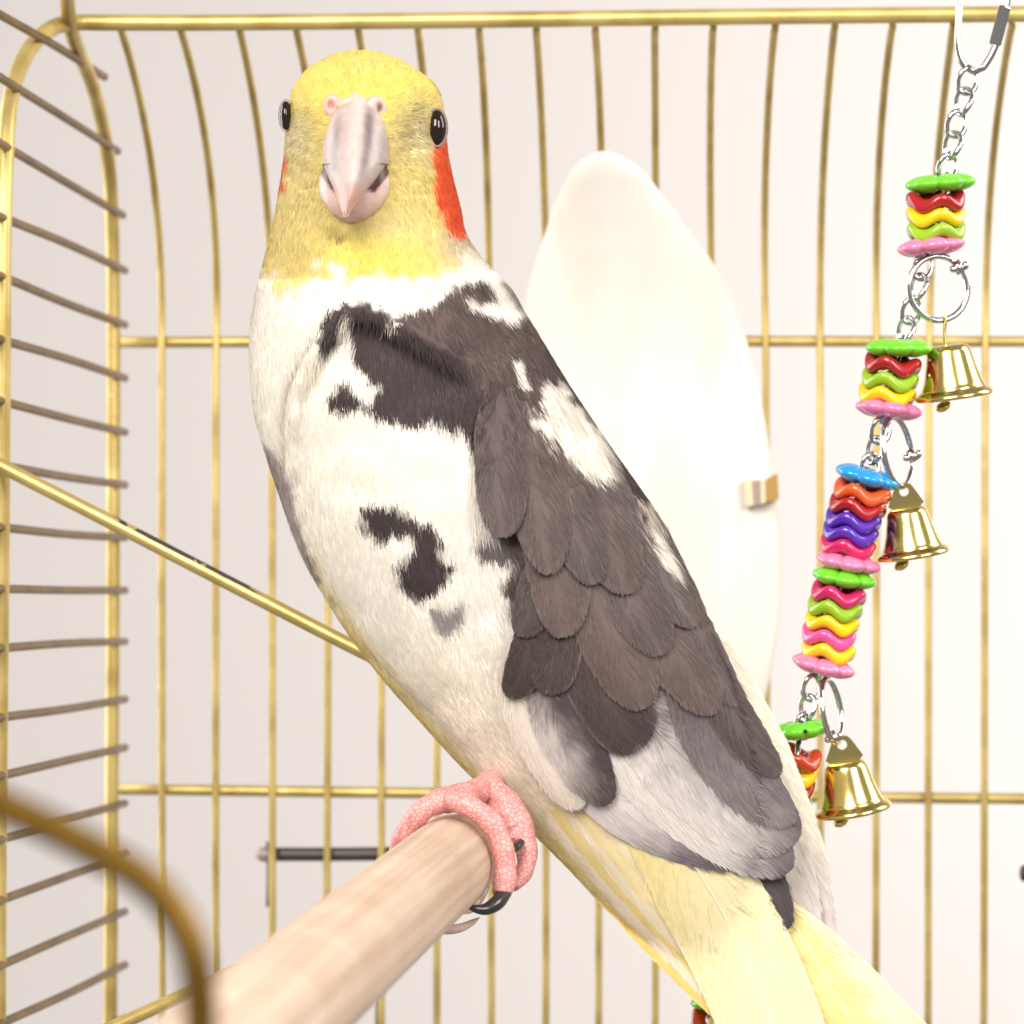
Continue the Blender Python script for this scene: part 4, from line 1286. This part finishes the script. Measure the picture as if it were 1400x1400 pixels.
def with_white(base_f):
    """scapulars carry the white patches of the back"""
    polys = [p for p, c, so, a in PATCH if abs(so - 6) < 0.1 and p[0][0] > 700 and p[0][0] < 760] + [p for p, c, so, a in PATCH if p[0] == (870, 684)]

    def f(s, v, px, py):
        c = base_f(s, v, px, py)
        jx = px + 4 * wob(px, py, 14, 5); jy = py + 6 * wob(px, py, 10, 6)
        for p in polys:
            k = sstep(seg_sd(jx, jy, p), -4, 4)[:, None]
            c = c * (1 - k) + C(228, 219, 206) * k
        return c
    return f


# lowest first: far wing, tail, primaries, secondaries, then coverts over them
feather("flight_feather", (970, 870), (1134, 1322), 34, 36, 16, grey_white(1060, 1290, 1075, 1080, C(214, 202, 200), C(250, 240, 222), 0.8), (0, 0), lambda x, y: 0.632 + 0 * x, tipr=0.5, barbs=600)
feather("flight_feather", (960, 880), (1112, 1300), 34, 36, 12, grey_white(1060, 1290, 1065, 1080, C(218, 206, 204), C(248, 238, 220), 0.8), (0, 0.3), lambda x, y: 0.630 + 0 * x, tipr=0.5, barbs=500)
Y1, Y2, Y3 = C(250, 238, 188), C(250, 234, 164), C(246, 230, 196)
for (rt, tp, hl, hr, bd_, cc_, dz) in (((1000, 1200), (1296, 1484), 34, 34, 10, Y3, 5), ((985, 1190), (1252, 1496), 34, 36, 12, Y1, 4), ((965, 1150), (1214, 1500), 34, 40, 12, Y2, 3), ((935, 1120), (1178, 1520), 44, 46, 10, C(251, 233, 160), 2)):
    feather("tail_feather", rt, tp, hl, hr, bd_, tone(cc_, C(252, 244, 216), 0.12, 0.6, streak=0.015), (0, 0.2), (lambda z: (lambda x, y: 0.6240 + z * 0.0007 + 0 * x))(dz), tipr=0.15, barbs=300, shaft=C(250, 240, 205))
TL = lambda o: (lambda x, y: np.minimum(front(x, y), 0.6235) - o * PXM)
# under tail stripes
for i, (rt, tp, cc_) in enumerate((((738, 1122), (1080, 1470), C(240, 208, 126)), ((744, 1112), (1092, 1466), C(246, 228, 202)), ((756, 1106), (1104, 1462), C(244, 218, 148)), ((768, 1098), (1106, 1460), C(247, 230, 198)), ((780, 1092), (1122, 1462), C(248, 228, 174)), ((796, 1086), (1140, 1466), C(249, 232, 190)))):
    feather("tail_feather", rt, tp, 15, 26, -8, tone(cc_, C(250, 236, 190), 0.2, 0.25, streak=0.015), (-0.5, 0.3), TL(0.4 + 0.95 * i), tipr=0.12, barbs=220, rootw=0.3, camber=1.0)
feather("tail_feather", (850, 1040), (1112, 1570), 74, 68, 32, grey_white(830, 1180, 1060, 1260, C(247, 226, 160), C(246, 234, 190), 1.0), (0.05, 0.1), TL(5.6), tipr=0.2, barbs=900, shaft=C(252, 246, 220), camber=1.5)
# dark primary tip showing below the wing
feather("flight_feather", (1000, 1100), (1078, 1270), 34, 20, 6, tone(C(82, 72, 74), C(62, 54, 58), 0.2, 0.4, streak=0.10), (0, 0.1), lambda x, y: 0.6231 + 0 * x, tipr=0.45, barbs=500)
# secondaries and primaries
WF = lambda o: (lambda x, y: np.minimum(front(x, y), 0.6222) - o * PXM)
feather("flight_feather", (715, 985), (1040, 1182), 40, 62, -30, grey_white(930, 1185, 880, 1110, C(128, 116, 122), C(226, 214, 210), 1.2, (C(84, 76, 80), 0.75, 0.9)), (0.1, 0.4), WF(7), tipr=0.6, barbs=1100, rootw=0.5)
feather("flight_feather", (800, 970), (1081, 1190), 48, 56, -16, grey_white(1078, 1180, 1000, 1130, C(96, 86, 90), C(232, 222, 216), 1.2), (0.2, 0.5), WF(9), tipr=0.42, barbs=1200, rootw=0.4)
feather("flight_feather", (835, 930), (1087, 1155), 66, 60, -12, grey_white(1010, 1000, 915, 1120, C(84, 74, 76), C(236, 226, 220), 1.1, (C(86, 76, 78), 0.8, 0.75)), (0.2, 0.6), WF(11), tipr=0.40, barbs=1600, rootw=0.4, shaft=C(172, 160, 158))
feather("flight_feather", (925, 880), (1084, 1128), 50, 36, -20, grey_white(1040, 990, 960, 1110, C(88, 77, 78), C(150, 138, 138), 1.2), (0.3, 0.7), WF(13), tipr=0.45, barbs=1000, rootw=0.4)
feather("flight_feather", (960, 860), (1066, 1060), 34, 26, -16, tone(C(92, 79, 78), ED, 0.15, 0.3), (0.3, 0.7), WF(14.5), tipr=0.5, barbs=700, rootw=0.4)
# inner secondaries, white with dark tips
feather("flight_feather", (690, 900), (790, 1108), 26, 44, -12, grey_white(795, 1000, 735, 1035, C(120, 108, 110), C(242, 230, 216), 1.2), (1.8, 2.6), None, tipr=0.5, barbs=700)
feather("flight_feather", (735, 910), (832, 1100), 38, 42, -8, grey_white(800, 1000, 742, 1040, C(84, 74, 76), C(226, 214, 208), 1.0, (B3, 0.6, 0.95)), (2.2, 3.1), None, tipr=0.65, barbs=800)
# greater coverts
feather("covert_feather", (780, 880), (872, 1026), 44, 54, 2, tone(B3, ED, 0.16, 0.55, C(70, 59, 59), 0.6), (2.3, 3.5), None, tipr=0.4, barbs=1170)
feather("covert_feather", (768, 845), (746, 948), 26, 36, 0, tone(B3, ED, 0.22, 0.5), (2.3, 3.5), None, tipr=0.45, barbs=780)
feather("covert_feather", (730, 840), (697, 954), 24, 28, 6, tone(C(75, 63, 61), ED, 0.18, 0.5), (2.3, 3.6), None, tipr=0.5, barbs=780)
feather("covert_feather", (735, 765), (712, 870), 22, 30, 4, tone(C(84, 72, 70), ED, 0.16, 0.4), (1.9, 3.5), None, tipr=0.45, barbs=650)
# long scapulars and tertials
ES = C(132, 115, 110)
feather("covert_feather", (893, 715), (1008, 966), 28, 24, -8, tone(B2, ED, 0.12, 0.4), (0.8, 3.4), None, tipr=0.4, barbs=800)
feather("covert_feather", (846, 690), (976, 977), 42, 40, -14, tone(B1, ES, 0.12, 0.5, streak=0.03), (0.8, 3.7), None, tipr=0.38, barbs=1100, shaft=C(112, 97, 94))
feather("covert_feather", (775, 670), (880, 970), 50, 50, -6, tone(C(106, 88, 83), ES, 0.12, 0.5, C(92, 78, 75), 0.5), (1.8, 3.8), None, tipr=0.42, barbs=1300, shaft=C(112, 96, 92))
feather("covert_feather", (800, 600), (905, 896), 46, 46, -10, with_white(tone(C(96, 82, 79), C(122, 106, 101), 0.12, 0.4)), (0.6, 4.0), None, tipr=0.45, barbs=1200)
feather("covert_feather", (728, 590), (770, 872), 38, 50, 2, tone(C(105, 88, 83), ES, 0.12, 0.45), (0.4, 4.1), None, tipr=0.42, barbs=1200, shaft=C(118, 101, 96))
feather("covert_feather", (826, 640), (952, 856), 38, 28, -4, with_white(tone(C(97, 83, 79), C(118, 103, 98), 0.12, 0.3)), (-1.2, 3.9), None, tipr=0.5, barbs=1000)
feather("covert_feather", (770, 560), (862, 812), 44, 48, -8, with_white(tone(C(98, 83, 79), C(114, 99, 94), 0.16, 0.3)), (-1.2, 4.2), None, tipr=0.5, barbs=1200)
feather("covert_feather", (735, 530), (812, 800), 36, 44, -4, with_white(tone(C(92, 79, 76), C(112, 97, 93), 0.16, 0.3)), (-1.4, 4.4), None, tipr=0.5, barbs=1100)
feather("covert_feather", (702, 520), (752, 785), 38, 44, 0, with_white(tone(C(98, 83, 79), C(114, 98, 93), 0.16, 0.3)), (-1.4, 4.6), None, tipr=0.5, barbs=1100)
feather("covert_feather", (684, 505), (686, 735), 30, 42, -6, tone(C(95, 81, 78), C(120, 104, 99), 0.14, 0.35), (-1.4, 4.7), None, tipr=0.42, barbs=1000)
